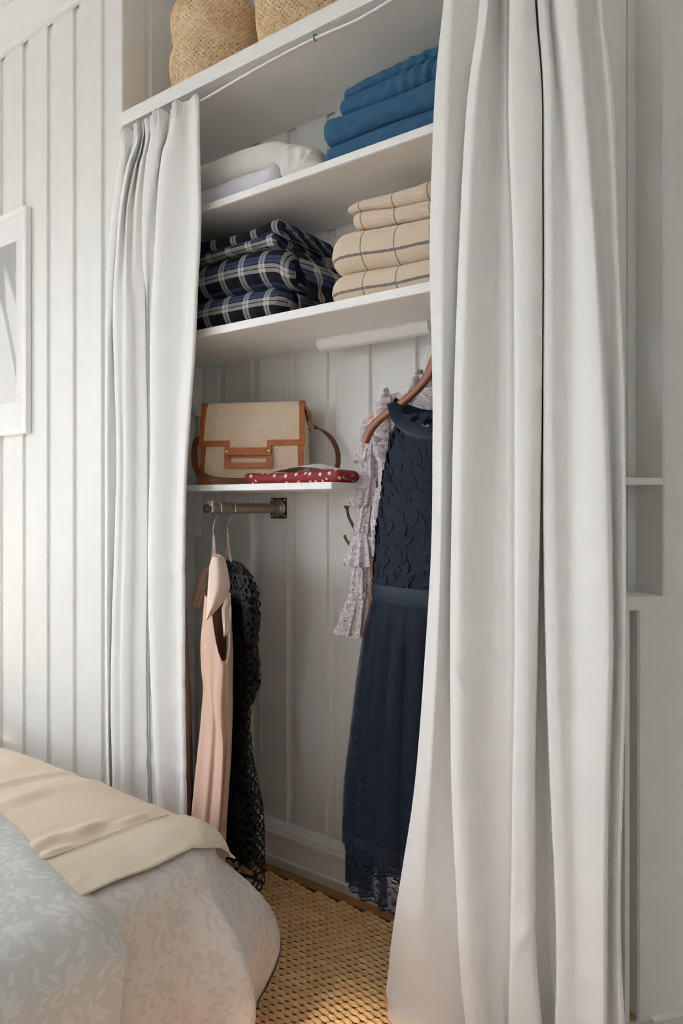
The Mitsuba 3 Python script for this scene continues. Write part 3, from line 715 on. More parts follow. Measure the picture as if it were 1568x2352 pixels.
ups = [(0, 0, 1), (-1, 0, 0), (0, 0, -1), (1, 0, 0)]
for i in range(4):
    put('picture_frame__frame_side', stick(c4[i], c4[(i + 1) % 4], ups[i]), 'mat_frame_white')
put('picture_frame__mount', box(fx0 + fw - .004, xf - fw + .004, -.012, -.004, zb_ + fw - .004, zt_ - fw + .004), 'mat_mount')
put('picture_frame__print', box(fx0 + .10, xf - .078, -.0126, -.0115, zb_ + .115, zt_ - .105), 'mat_art')
put('picture_frame__pane', box(fx0 + fw - .003, xf - fw + .003, -.0155, -.0152, zb_ + fw - .003, zt_ - fw + .003), M('pane', {'type': 'thindielectric'}))
tag('picture_frame', 'white framed print in a wide mount on the panelled wall at the left edge', 'picture')

# ------------------------------------------------------------------ lamp under the middle shelf
LT = 1.582
def lamp():
    y0 = .225
    a = at_y(737, 800, y0); b = at_y(990, 770, y0)
    x0, x1 = a[0], b[0]
    prof = [(y0 - .020, LT), (y0 - .022, LT - .006), (y0 - .020, LT - .018), (y0 - .012, LT - .028), (y0 + .004, LT - .031), (y0 + .022, LT - .026), (y0 + .030, LT - .012), (y0 + .030, LT)]
    put('strip_lamp__body', prism_x(prof, x0 + .006, x1 - .006), 'mat_white_plastic', smooth=35)
    for xa, xb in ((x0, x0 + .007), (x1 - .007, x1)):
        put('strip_lamp__end_cap', prism_x([(q[0] * 1.0, q[1] - (.0015 if q[1] < LT else 0)) for q in prof], xa, xb), 'mat_white_plastic', smooth=35)
    put('strip_lamp__cable', tube([[x1 - .012, y0 + .02, LT - .026], [x1 - .011, y0 + .05, LT - .05], [x1 - .010, DB - .004, LT - .12], [x1 - .010, DB - .004, LT - .40]], .0015, 6, refine=4), 'mat_white_plastic', smooth=40)
    tag('strip_lamp', 'slim white strip lamp screwed under the middle shelf', 'lamp')
lamp()

# ------------------------------------------------------------------ handbag
LE = M('tan_leather', bump(prin(proc(lambda p, n, uv: dmix((0.33, 0.085, 0.016), (0.45, 0.130, 0.028), dnoise(p.x * 90, p.y * 90, p.z * 90))), 0.42, 0.45, clearcoat=.1), lambda p, n, uv: dfbm(p.x * 900, p.y * 900, p.z * 900, 2), .0002))
LEB = M('brown_leather', prin((0.13, 0.048, 0.020), 0.45, 0.4))
def canvas_col(p, n, uv):
    g = dnoise(p.x * 160, p.y * 160, p.z * 1500) * .5 + dnoise(p.x * 1500, p.y * 1500, p.z * 160) * .5
    return dmix((0.56, 0.425, 0.30), (0.86, 0.715, 0.545), dr.clip(g * 1.3 - .12, 0, 1))
CV = M('canvas', bump(prin(proc(canvas_col), 0.85, 0.15), lambda p, n, uv: dnoise(p.x * 1300, p.y * 1300, p.z * 400) + dnoise(p.x * 400, p.y * 400, p.z * 1300), .0003))
BR = M('brass', {'type': 'twosided', 'bsdf': {'type': 'principled', 'base_color': rgb(.80, .60, .28), 'metallic': 1.0, 'roughness': .28, 'specular': .5}})
M('edge_dark', prin((0.035, 0.04, 0.03), 0.6, 0.3))
yawb = math.radians(26)
bl = at_y(455, 1112, .058)                     # lower left front corner of the bag
BW, BH, BD = .292, .222, .085
bu = np.array([math.cos(yawb), math.sin(yawb), 0]) ; bn = np.array([math.sin(yawb), -math.cos(yawb), 0])
bo = np.array([bl[0], bl[1], ZB1 + .0006])
tilt = math.radians(3.5)                        # leans back a little
bz = np.array([0, 0, 1.0]) * math.cos(tilt) - bn * math.sin(tilt); bnt = np.cross(bu, bz)
BAG = frame_tf(bo, bu * 1.075, bz, bnt)                 # local: x along the front, y up, z out of the front
def bagput(key, mesh, mat, smooth=False):
    m = mesh.copy(); m.apply_transform(BAG); m.vertices[:, 2] = np.maximum(m.vertices[:, 2], ZB1 + .0005); return put('handbag__' + key, m, mat, smooth=smooth)
from shapely.geometry import Polygon as Poly, box as sbox
from shapely import affinity as saff
def plate(poly, z0, t, r=0.0):
    p = poly.buffer(-r).buffer(r, quad_segs=6) if r else poly
    m = extrude_poly(p, t); m.apply_translation([0, 0, z0]); return m
slant = .016                                    # sides lean in towards the top
body2 = Poly([(0, 0), (BW, 0), (BW - slant * .4, BH), (slant, BH)])
gm = trimesh.convex.convex_hull(np.array([[q[0], q[1], z] for (z, ins) in ((0, 0), (-BD, 0)) for q in ((.002, .004), (BW - .002, .004), (BW - slant * .4 - .002, BH - (.004 if z == 0 else .008)), (slant + .002, BH - (.004 if z == 0 else .008)))]))
bagput('body', gm, CV)
brd = .019
inner = Poly([(brd - .004, brd), (BW - brd + .004, brd), (BW - slant - brd + .008, BH + .1), (slant + brd - .002, BH + .1)])
bagput('front_border', plate(body2.difference(inner), .0, .0022, .001), LE)
# flap: canvas with leather edging, stepping down to the clasp in the middle
cx = BW * .5
h1, h2 = .112, .078
fl = Poly([(.000, h1), (.076, h1), (.076, h2), (.203, h2), (.203, h1), (BW + .002, h1), (BW - .001, BH + .006), (.007, BH + .006)])
fi = Poly([(.014, h1 + .016), (.088, h1 + .016), (.088, h2 + .02), (.191, h2 + .02), (.191, h1 + .016), (BW - .013, h1 + .016), (BW - .015, BH + .02), (.022, BH + .02)]).buffer(-.004).buffer(.004, quad_segs=6)
fl = fl.buffer(-.004).buffer(.004, quad_segs=6)
bagput('flap', plate(fl.buffer(-.002), .0026, .0026), CV)
bagput('flap_border', plate(fl.difference(fi), .0030, .0042), LE)
# flap going over the top of the bag
top = []
for a in np.linspace(0, np.pi / 2 * 1.15, 10):
    top.append((BH + .006 + .012 * math.sin(a) - (.02 if a > 1.7 else 0), .0066 - .016 * (1 - math.cos(a)) ))
top += [(BH + .005, -BD * .55), (BH - .003, -BD - .002), (BH - .05, -BD - .004)]
def strip(x0, x1, prof, t=.003):
    P = np.array([[[x, q[0], q[1]] for q in prof] for x in (x0, x1)])
    Q = P.copy(); Q[..., 1] -= t * .8; Q[..., 2] -= t * .5
    R = np.concatenate([P, Q[:, ::-1]], 1)
    m = grid_mesh(R, close_v=True)
    n = len(prof) * 2
    caps = np.array([[0, i, i + 1] for i in range(1, n - 1)])
    return trimesh.Trimesh(m.vertices, np.vstack([m.faces, caps[:, ::-1], caps + n]), process=False)
bagput('flap_top', strip(.024, BW - .016, top), CV, smooth=35)
for xa, xb in ((.007, .0242), (BW - .0162, BW - .001)):
    bagput('flap_top_border', strip(xa, xb, [(q[0] + .0012, q[1] + .0006) for q in top]), LE, smooth=35)
# clasp: a leather frame under a crossing strap with two studs
fr_o = Poly([(.074, .047), (.207, .047), (.205, .105), (.076, .105)]).buffer(-.005).buffer(.005, quad_segs=6)
fr_i = Poly([(.090, .063), (.191, .063), (.191, .098), (.090, .098)]).buffer(-.006).buffer(.006, quad_segs=6)
bagput('clasp_frame', plate(fr_o.difference(fr_i), .0074, .0040), LE)
bagput('clasp_strap', plate(Poly([(.0765, .0835), (.2045, .0835), (.2045, .1055), (.0765, .1055)]), .0116, .0034, .001), LE)
for x in (.0825, .1985):
    s = trimesh.creation.icosphere(3, .0042); s.apply_scale([1, 1, .55]); s.apply_translation([x, .0955, .0150]); bagput('stud', s, BR, smooth=True)
# stitching lines
def stitch(path, z, step=.0034):
    p = np.array(path, float); L = np.r_[0, np.cumsum(np.linalg.norm(np.diff(p, axis=0), axis=1))]
    out = []
    for l in np.arange(step / 2, L[-1], step):
        c = np.array([np.interp(l, L, p[:, 0]), np.interp(l, L, p[:, 1])]); e = np.array([np.interp(l + step * .3, L, p[:, 0]), np.interp(l + step * .3, L, p[:, 1])])
        d = (e - c); d /= np.linalg.norm(d) + 1e-9; nrm = np.array([-d[1], d[0]])
        q = [c - d * step * .3 - nrm * .0003, c + d * step * .3 - nrm * .0003, c + d * step * .3 + nrm * .0003, c - d * step * .3 + nrm * .0003]
        out.append(trimesh.convex.convex_hull(np.array([[*w, zz] for w in q for zz in (z, z + .0006)])))
    return out
st_ = stitch([(.020, BH), (.0125, h1 + .014), (.086, h1 + .014)], .0070) + stitch([(.193, h1 + .014), (BW - .011, h1 + .014), (BW - .013, BH)], .0070) + \
      stitch([(.003, h1 + .003), (.079, h1 + .003), (.079, h2 + .026)], .0070) + stitch([(.200, h2 + .026), (.200, h1 + .003), (BW - .001, h1 + .003)], .0070) + \
      stitch([(.0775, .08), (.0775, .0505), (.2035, .0505), (.2035, .08)], .0112) + stitch([(.088, .061), (.193, .061)], .0112)
k = bagput('stitching', cat(st_), M('thread', prin((.55, .25, .09), .7, .2))); tag(k, kind='stuff')
# strap: falls to the left, lies along the shelf front; a ring at the right side
def band(pts, w, t, up=None):
    """a flat strap along world points, width w along 'up' directions"""
    p = np.asarray(pts, float); s = np.r_[0, np.cumsum(np.linalg.norm(np.diff(p, axis=0), axis=1))]
    q = np.linspace(0, s[-1], 60); p2 = CubicSpline(s, p)(q)
    u = np.asarray(up, float); u2 = np.stack([np.interp(q, s, u[:, i]) for i in range(3)], 1)
    tg = np.gradient(p2, axis=0); tg /= np.linalg.norm(tg, axis=1, keepdims=True)
    u2 = u2 - tg * (u2 * tg).sum(1, keepdims=True); u2 /= np.linalg.norm(u2, axis=1, keepdims=True)
    n = np.cross(tg, u2)
    P = np.stack([p2 + u2 * w / 2 + n * t / 2, p2 + u2 * w / 2 - n * t / 2, p2 - u2 * w / 2 - n * t / 2, p2 - u2 * w / 2 + n * t / 2], 1)
    P = np.concatenate([P, P[:, :1]], 1)
    # caps are closed by the fold of the ends
    P = np.concatenate([P[:1].mean(1, keepdims=True).repeat(5, 1), P, P[-1:].mean(1, keepdims=True).repeat(5, 1)], 0)
    return grid_mesh(P)
def tb(px, row, t): return at_t(px, row, t)
tL = float((bo - CAM) @ FWD)
wl = lambda x, y, z: bo + bu * 1.075 * x + bz * y + bnt * z
left_anchor = wl(.004, .150, -.045)
pl_ = [left_anchor, at_t(452, 1010, tL + .02), at_t(446, 1045, tL - .005), at_t(452, 1078, tL - .03), at_t(478, 1097, tL - .05), at_t(520, 1104, tL - .055), at_t(575, 1106, tL - .05)]
upv = [(.5, .6, .3), (.7, .6, .2), (.8, .5, .1), (.6, .5, .6), (.1, .1, 1), (0, 0, 1), (0, 0, 1)]
for p in pl_: p[2] = max(p[2], ZB1 + .010)
m = band(pl_, .017, .0035, upv); m.vertices[:, 2] = np.maximum(m.vertices[:, 2], ZB1 + .0006)
put('handbag__strap', m, LEB, smooth=40)
tR = float((wl(BW, .1, -.04) - CAM) @ FWD)
ra = wl(BW + .001, .158, -.040)
pr = [at_y(717, 980, .245), at_y(742, 990, .262), at_y(764, 1012, .270), at_y(776, 1044, .268), at_y(775, 1070, .255), at_y(768, 1095, .235)]
for p in pr: p[2] = max(p[2], ZB1 + .008)
put('handbag__strap', band(pr, .014, .0035, [(.4, .7, -.4), (.5, .7, -.3), (.6, .75, -.1), (.6, .8, 0), (.6, .8, 0), (.6, .8, 0)]), LEB, smooth=40)
put('handbag__ring', tube([at_y(705, 972, .232), at_y(709, 971, .232), at_y(714, 977, .238), at_y(720, 982, .245), at_y(717, 984, .243), at_y(710, 979, .236), at_y(705, 977, .232)], .0016, 8, refine=4), BR, smooth=40)
tag('handbag', 'canvas satchel with tan leather edging and brass studs on the small shelf', 'handbag')

# red pouch with stars, paper on it
def star_col(p, n, uv):
    c = dmix((0.20, 0.012, 0.018), (0.30, 0.022, 0.030), dnoise(p.x * 120, p.y * 120, p.z * 120))
    S = 0.020
    gx, gy = uv.x / S, uv.y / S
    w = mi.Float(0)
    for ax in (-1, 0, 1):
        for ay in (-1, 0, 1):
            ix, iy = dr.floor(gx) + ax, dr.floor(gy) + ay
            cx_, cy_ = ix + .5 + (mikit.cell_rand(ix, iy, 1) - .5) * .7, iy + .5 + (mikit.cell_rand(ix, iy, 2) - .5) * .7
            sz = .26 + .16 * mikit.cell_rand(ix, iy, 3)
            dx, dy = gx - cx_, gy - cy_
            a = dr.atan2(dy, dx) + mikit.cell_rand(ix, iy, 4) * 6.28; r = dr.sqrt(dx * dx + dy * dy)
            b = dr.abs(a / 1.2566 - dr.floor(a / 1.2566 + .5)) * 1.2566        # 0 at a tip, .628 between tips
            edge = sz * .40 / (dr.cos(b) * .40 + dr.sin(b) * 0.9 )
            w = dr.maximum(w, (1 - dstep(edge - .03, edge + .03, r)) * (mikit.cell_rand(ix, iy, 5) > .22))
    return dmix(c, (0.72, 0.62, 0.48), w)
M('star_cloth', prin(proc(star_col), 0.55, 0.35))
yk = .068
kx0, kx1 = X_(559, yk), X_(778, yk)
m, uv = pad(kx0, kx1, yk, .165, const(ZB1 + .0006), line([(540, 1090), (565, 1086), (600, 1087), (660, 1086), (700, 1083), (740, 1079), (765, 1078), (790, 1082)], yk), r_l=.008, r_r=.012, disp=wr(.0016, 26, .0006, 90, 51, right=(kx1 - .04, kx1, .0015)), front=.6)
put('star_pouch', m, 'mat_star_cloth', smooth=True, uv=uv)
tag('star_pouch', 'flat dark red cloth pouch printed with cream stars, in front of the handbag', 'pouch')
zp = float(line([(600, 1086), (740, 1077)], yk)(np.array([X_(700, yk)]))[0]) + .003
u = np.linspace(0, 1, 24); v = np.linspace(0, 1, 12); U, V = np.meshgrid(u, v, indexing='ij')
px0, px1 = X_(622, .075), X_(742, .075)
Pp = np.stack([px0 + (px1 - px0) * U + .01 * V, .078 + .085 * V, zp - .004 + .007 * np.sin(U * 2.6) + .012 * V * np.exp(-((U - .45) / .28) ** 2) + .005 * (1 - np.abs(U * 2 - 1))], -1)
pm = grid_mesh(np.concatenate([Pp, (Pp - [0, 0, .0007])[:, ::-1]], 1), close_v=True)
put('paper_leaflet', pm, M('paper', prin((.66, .62, .64), .6, .3)), smooth=40)
tag('paper_leaflet', 'pale folded paper leaflet lying on the red star pouch', 'leaflet')
# ------------------------------------------------------------------ clothes rail in the closet, brackets, hooks
RX, RZ, RR = -1.417, 1.1075, .0150
M('bronze', {'type': 'twosided', 'bsdf': {'type': 'principled', 'base_color': rgb(.36, .285, .225), 'metallic': .85, 'roughness': .36, 'specular': .5}})
M('steel', {'type': 'twosided', 'bsdf': {'type': 'principled', 'base_color': rgb(.72, .72, .72), 'metallic': 1.0, 'roughness': .25, 'specular': .5}})
M('black_plastic', prin((.015, .015, .016), .35, .5))
def ycyl(r, y0, y1, x=RX, z=RZ, n=40):
    m = trimesh.creation.cylinder(radius=r, height=y1 - y0, sections=n)
    m.apply_transform(trimesh.transformations.rotation_matrix(np.pi / 2, [1, 0, 0])); m.apply_translation([x, (y0 + y1) / 2, z]); return m
put('clothes_rail__tube', ycyl(RR, .016, .298), 'mat_bronze', smooth=40)
pp = sbox(RX - .032, RZ - .032, RX + .032, RZ + .032).buffer(-.004).buffer(.004)
fm = extrude_poly(pp, .003); fm.apply_transform(frame_tf([0, DB - .0005, 0], [1, 0, 0], [0, 0, 1], [0, -1, 0])); put('clothes_rail__flange', fm, 'mat_black_plastic')
dome = lathe([(.0305, 0), (.0305, .004), (.027, .0075), (.0235, .0085), (.0225, .012), (.0185, .0145), (.0175, .022), (.0150, .0225)], 40)
dome.apply_transform(frame_tf([RX, DB - .003, RZ], [1, 0, 0], [0, 0, 1], [0, -1, 0])); put('clothes_rail__collar', dome, 'mat_bronze', smooth=30)
for sx in (-1, 1):
    for sz in (-1, 1):
        s = trimesh.creation.icosphere(2, .0036); s.apply_scale([1, .6, 1]); s.apply_translation([RX + sx * .0255, DB - .0038, RZ + sz * .0255]); put('clothes_rail__screw', s, 'mat_steel', smooth=True)
put('clothes_rail__end_plate', box(RX - .010, RX + .012, .012, .0155, RZ - .010, RZ + .022, .001), 'mat_steel')
put('clothes_rail__end_ring', ycyl(.0145, .0075, .0118, RX - .003, RZ), 'mat_steel', smooth=40)
put('clothes_rail__end_cap', ycyl(.0128, .0030, .0085, RX - .003, RZ), 'mat_black_plastic', smooth=40)
for k_ in range(5):
    a = k_ * 2 * np.pi / 5
    put('clothes_rail__end_cap__slot', box(-.0008, .0008, -.0003, .0006, .0012, .0046).apply_transform(trimesh.transformations.rotation_matrix(a, [0, 1, 0])).apply_translation([RX - .003, .0030, RZ]), 'mat_steel')
tag('clothes_rail', 'short bronze clothes rail with a black square flange on the closet back wall', 'clothes rail')

def bracket(key, curve, z_top, label):
    pts = [(DB - .002, z_top), (.01, z_top)] + curve + [(DB - .002, curve[-1][1])]
    m = extrude_poly(pts, .016)
    m.apply_transform(frame_tf([XL + .0125, 0, 0], [0, 1, 0], [0, 0, 1], [1, 0, 0])); put(key, m, 'mat_paint'); tag(key, label, 'bracket', 'scroll brackets on the closet side wall')
def smooth_curve(p, n=40):
    p = np.array(p); s = np.arange(len(p)); return [tuple(q) for q in CubicSpline(s, p)(np.linspace(0, len(p) - 1, n))]
bracket('shelf_bracket', smooth_curve([(.02, 1.575), (.13, 1.565), (.185, 1.540), (.190, 1.515), (.225, 1.495), (.232, 1.465), (.262, 1.450), (.275, 1.425), (.296, 1.418)]), 1.5815, 'painted scroll cut wooden bracket under the middle shelf, half behind the narrow curtain')
bracket('shelf_bracket_001', smooth_curve([(.035, 1.151), (.12, 1.148), (.175, 1.128), (.165, 1.102), (.180, 1.085), (.172, 1.062), (.215, 1.040), (.25, 1.020), (.294, 1.010)]), 1.1565, 'painted scroll cut wooden bracket below the handbag shelf, beside the clothes rail')

M('old_brass', {'type': 'twosided', 'bsdf': {'type': 'principled', 'base_color': rgb(.25, .20, .13), 'metallic': .9, 'roughness': .38, 'specular': .5}})
def coat_hook():
    yq = .262
    hx = at_y(832, 1200, DB)[0]
    a = [at_y(797, 1168, .225), at_y(799, 1180, .232), at_y(804, 1195, .250), at_y(812, 1210, .272), at_y(820, 1220, .290), np.array([hx, .298, 1.05])]
    put('coat_hook__upper_prong', tube(a, [.0042, .0040, .0044, .0048, .005, .006], 12, refine=6), 'mat_old_brass', smooth=40)
    e = lathe([(.0041, -.006), (.005, -.003), (.0078, .002), (.0092, .004), (.0086, .0052), (0.0001, .0054)], 20); e.apply_translation(at_y(796.5, 1165.5, .225)); put('coat_hook__tip', e, 'mat_old_brass', smooth=40)
    b = [at_y(791.5, 1230, .240), at_y(793, 1236, .245), at_y(797, 1243, .258), at_y(806, 1252, .275), np.array([hx, .298, 1.035])]
    put('coat_hook__lower_prong', tube(b, [.0046, .0040, .0042, .005, .006], 12, refine=6), M('amber_brass', {'type': 'twosided', 'bsdf': {'type': 'principled', 'base_color': rgb(.42, .24, .10), 'metallic': .7, 'roughness': .4, 'specular': .5}}), smooth=40)
    put('coat_hook__plate', box(hx - .012, hx + .012, .2985, DB - .0005, 1.00, 1.09, .001), 'mat_old_brass')
    tag('coat_hook', 'old brass double coat hook on the back wall, half hidden by the lilac sleeve', 'hook')
coat_hook()

# ------------------------------------------------------------------ garments
def ell(cz, w, p, aw, bp, zs, nth=120, fold=None, th0=0.0, th1=2 * np.pi, sq=2.0):
    """tube of cloth: centre cz(z) -> (x, y); semi axes aw(z) along w, bp(z) along p; fold(th, z) radial factor"""
    th = np.linspace(th0, th1, nth)
    Zg, Tg = np.meshgrid(zs, th, indexing='ij')
    f = fold(Tg, Zg) if fold is not None else 1.0
    c, s = np.cos(Tg), np.sin(Tg)
    cc, ss = np.sign(c) * np.abs(c) ** (2 / sq), np.sign(s) * np.abs(s) ** (2 / sq)
    a, b = aw(zs)[:, None], bp(zs)[:, None]
    cx, cy = cz(zs)
    X = np.asarray(cx)[:, None] + (w[0] * a * cc + p[0] * b * ss) * f
    Y = np.asarray(cy)[:, None] + (w[1] * a * cc + p[1] * b * ss) * f
    P = np.stack([X, Y, Zg], -1)
    d = np.linalg.norm(np.diff(P[len(zs) // 2], axis=0), axis=1)
    u = np.r_[0, np.cumsum(d)]
    uv = np.stack([np.broadcast_to(u, Zg.shape), Zg], -1)
    return P, uv
def sheet(key, P, uv, mat, keep=None, smooth=True):
    m = grid_mesh(P)
    if keep is not None:
        t = uv.reshape(-1, 2)[m.faces].mean(1)
        nq = len(t) // 1
        q = keep(t[:, 0], t[:, 1])
        m = trimesh.Trimesh(m.vertices, m.faces[q], process=False)
    return put(key, m, mat, smooth=smooth, uv=uv.reshape(-1, 2))
def zfun(pts): # (row, value) at depth t -> function of z
    def mk(t):
        z = np.array([1.12 + (HORIZON - r) / F_PX * t for r, _ in pts]); v = np.array([q for _, q in pts]); o = np.argsort(z)
        f = PchipInterpolator(z[o], v[o]); return lambda s: f(np.clip(s, z[o][0], z[o][-1]))
    return mk
def hn(x, y, seed=0):                       # cheap hash noise for lace patterns
    return meshkit.noise(np.stack([x, y, np.full_like(x, seed * 7.3)], -1), seed)

def hanger(key, y, near, neck, label, group, ln=1.0):
    """slim velvet hanger hooked over the rail; near: unit vector from the neck to the near shoulder"""
    nk = np.asarray(neck)
    w = np.array([near[0], near[1], 0.0])
    hook = []
    side = np.array([1.0, 0, 0])
    c = np.array([RX, y, RZ])
    for a in np.linspace(math.radians(-25), math.radians(215), 14):
        hook.append(c + (RR + .0024) * np.array([math.cos(a), 0, math.sin(a)]) + np.array([0, -.004 * math.cos(a), 0]))
    hook = [hook[0] + np.array([.004, -.002, -.001])] + hook
    tail = [np.array([RX - RR * .5, y + .002, RZ - RR - .006]), np.array([(RX + nk[0]) / 2 - .002, (y + nk[1]) / 2, RZ - .030]), np.array([nk[0], nk[1], RZ - .042]), nk + [0, 0, .012]]
    put(key + '__hook', tube(np.array(hook + tail), .0016, 8, refine=3), 'mat_steel', smooth=40)
    s = trimesh.creation.icosphere(2, .0026); s.apply_translation(hook[0]); put(key + '__hook_tip', s, 'mat_steel', smooth=True)
    # body: two flat arms in the plane of w
    def arm(sg):
        c_ = np.array([[0, .014], [0.004, -.004], [.018, -.034], [.045, -.062], [.09, -.085], [.14, -.104], [.185, -.122]])
        c_ = c_ * np.array([ln, 1])
        wd = np.array([.011, .014, .012, .010, .010, .010, .009])
        s_ = np.arange(len(c_)); q = np.linspace(0, len(c_) - 1, 40); cc_ = CubicSpline(s_, c_)(q); ww = np.interp(q, s_, wd)
        tn = np.gradient(cc_, axis=0); tn /= np.linalg.norm(tn, axis=1, keepdims=True); nn = np.stack([-tn[:, 1], tn[:, 0]], 1)
        V = []
        pw = np.array([-w[1], w[0], 0])
        for i in range(len(q)):
            ring = []
            for a in np.linspace(0, 2 * np.pi, 12, endpoint=False):
                k2 = cc_[i] + nn[i] * ww[i] * .5 * math.cos(a)
                ring.append(nk + w * sg * k2[0] + np.array([0, 0, k2[1]]) + pw * .0035 * math.sin(a))
            V.append(ring)
        V = np.array(V); V = np.concatenate([V[:1].mean(1, keepdims=True).repeat(12, 1), V, V[-1:].mean(1, keepdims=True).repeat(12, 1)], 0)
        return grid_mesh(V, close_v=True)
    for sg in (1, -1): put(key + '__arm', arm(sg), 'mat_blush_velvet', smooth=True)
    tag(key, label, 'hanger', group)
M('blush_velvet', prin((.62, .49, .44), .8, .2, sheen=.6))
n1 = at_t(491, 1240, 1.945); n2 = at_t(523, 1238, 2.005)
NEAR = np.array([.797, -.603]); NEAR2 = np.array([.87, -.49])
hanger('slim_hanger', .045, np.array([.87, -.49]), n1, 'slim blush velvet hanger holding the pink dress, nearer the end of the rail', 'slim hangers on the clothes rail', .62)
hanger('slim_hanger_001', .100, np.array([.87, -.49]), n2, 'slim blush velvet hanger holding the black lace dress, second on the rail', 'slim hangers on the clothes rail', .8)

# -------- pink dress, seen from its side
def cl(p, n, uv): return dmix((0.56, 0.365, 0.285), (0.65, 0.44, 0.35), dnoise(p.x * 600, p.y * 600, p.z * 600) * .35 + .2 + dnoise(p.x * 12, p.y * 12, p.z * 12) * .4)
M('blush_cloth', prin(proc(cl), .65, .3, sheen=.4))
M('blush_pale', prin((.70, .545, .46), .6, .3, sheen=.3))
M('blush_lining', prin((.55, .48, .43), .6, .3))
def side_garment(rows, t0, near, a_near):
    """axis from image silhouettes (row, left px, right px): centre line and half width across the view"""
    w = np.array([near[0], near[1]]); p = np.array([-near[1], near[0]])          # p points away from the view's left
    z = np.array([1.12 + (HORIZON - r) / F_PX * t0 for r, _, _ in rows]); o = np.argsort(z)
    C = np.array([at_t((l + r_) / 2, rw, t0)[:2] for rw, l, r_ in rows]); hw = np.array([(r_ - l) / 2 * t0 / F_PX for _, l, r_ in rows])
    fx, fy, fh = PchipInterpolator(z[o], C[o, 0]), PchipInterpolator(z[o], C[o, 1]), PchipInterpolator(z[o], hw[o])
    return (lambda s: (fx(s), fy(s))), fh, w, p, z.min(), z.max()
rowsP = [(1296, 484, 500), (1320, 478, 518), (1360, 471, 526), (1420, 466, 528), (1480, 461, 530), (1530, 463, 529), (1580, 468, 528), (1650, 464, 526), (1720, 458, 523), (1800, 450, 518), (1880, 443, 514), (1960, 440, 512), (2060, 436, 512)]
tP = 1.88
cP, hP, wP, pP, z0P, z1P = side_garment(rowsP, tP, NEAR, .15)
awP = lambda z: np.interp(z, [z0P, z1P - .30, z1P - .10, z1P - .02, z1P], [.17, .14, .15, .12, .05])
def foldP(th, z):
    k = np.clip((z1P - z) / .5, 0, 1)
    return 1 + k * (.09 * np.cos(5 * th + 1.1) + .11 * np.cos(9 * th + 2.2 * z + .4) + .03 * np.cos(17 * th + 1))
zs = np.linspace(z0P, z1P - .085, 150)
P, uv = ell(cP, wP, pP, awP, lambda z: hP(z) * .92, zs, 150, foldP)
# the armhole: a scoop cut at the near side
def keepP(u, v): return np.ones(len(u), bool)
dpt = np.linspace(0, 2 * np.pi, 150)
top_cut = np.interp(np.minimum(dpt, 2 * np.pi - dpt), [0, .22, .42, .60, .78, .95, 1.3, np.pi], [1.12 + (HORIZON - q_) / F_PX * tP for q_ in (1494, 1490, 1478, 1458, 1428, 1392)] + [z1P - .085, z1P - .085])
for j in range(150):                                 # squeeze the rows under the cut line
    P[:, j, 2] = z0P + (P[:, j, 2] - z0P) * (top_cut[j] - z0P) / (zs[-1] - z0P)
sheet('pink_dress__body', P, uv, 'mat_blush_cloth')
# armhole facing: lining strip that follows the cut, set in
rim = P[-1]; ctr = np.array([*np.array(cP(np.array([z1P - .2]))).ravel(), 0])
inn = rim + (np.array([ctr[0], ctr[1], 0]) - rim) * np.array([.24, .24, 0]) - [0, 0, .030]
mid = rim + (np.array([ctr[0], ctr[1], 0]) - rim) * np.array([.04, .04, 0]) + [0, 0, .001]
sheet('pink_dress__armhole_facing', np.stack([rim, mid, inn]), np.zeros((3, 150, 2)), 'mat_blush_lining')
def leaf_flap(key, edge_l, edge_r, mat, bulge, t0, tip_t=None, nu=26, nv=16):
    """a cape like sleeve flap between two image polylines (same rows count), bulging to the viewer"""
    L = np.array(edge_l, float); R = np.array(edge_r, float)
    s = np.linspace(0, 1, len(L)); q = np.linspace(0, 1, nu)
    L2 = PchipInterpolator(s, L)(q); R2 = PchipInterpolator(s, R)(q)
    V = np.zeros((nu, nv, 3)); UV = np.zeros((nu, nv, 2))
    for i in range(nu):
        for j, f in enumerate(np.linspace(0, 1, nv)):
            px, row = L2[i] * (1 - f) + R2[i] * f
            tt = t0 + (0 if tip_t is None else tip_t * q[i]) - bulge * math.sin(f * np.pi) ** .7 * (0.4 + .6 * math.sin(min(q[i] * 2.2, 1.57)))
            tt += .006 * math.sin(f * 9 + q[i] * 3) * q[i]
            V[i, j] = at_t(px, row, tt); UV[i, j] = (f * .1, q[i] * .2)
    return sheet(key, V, UV, mat)
tF = tP - .135
leaf_flap('pink_dress__sleeve_flap', [(490, 1278), (481, 1300), (478, 1335), (476, 1370), (474, 1405), (473, 1424)], [(510, 1276), (520, 1296), (528, 1345), (520, 1372), (497, 1402), (474, 1425)], 'mat_blush_pale', .045, tF)
leaf_flap('pink_dress__sleeve_flap', [(514, 1356), (515, 1380), (509, 1400), (511, 1430), (514, 1462)], [(530, 1362), (530, 1385), (526, 1410), (529, 1440), (516, 1463)], 'mat_blush_pale', .020, tF + .02)
leaf_flap('pink_dress__shoulder', [(489, 1276), (484, 1290), (482, 1310)], [(508, 1274), (516, 1284), (521, 1300)], 'mat_blush_pale', .03, tF + .015)
put('pink_dress__shoulder_gather', cat([tube([at_t(489 + 2.2 * i, 1278 - .5 * i, tF - .012), at_t(491 + 2.5 * i, 1275, tF - .026), at_t(494 + 2.6 * i, 1279, tF - .03)], .0016, 6, refine=3) for i in range(6)]), 'mat_blush_cloth', smooth=True)
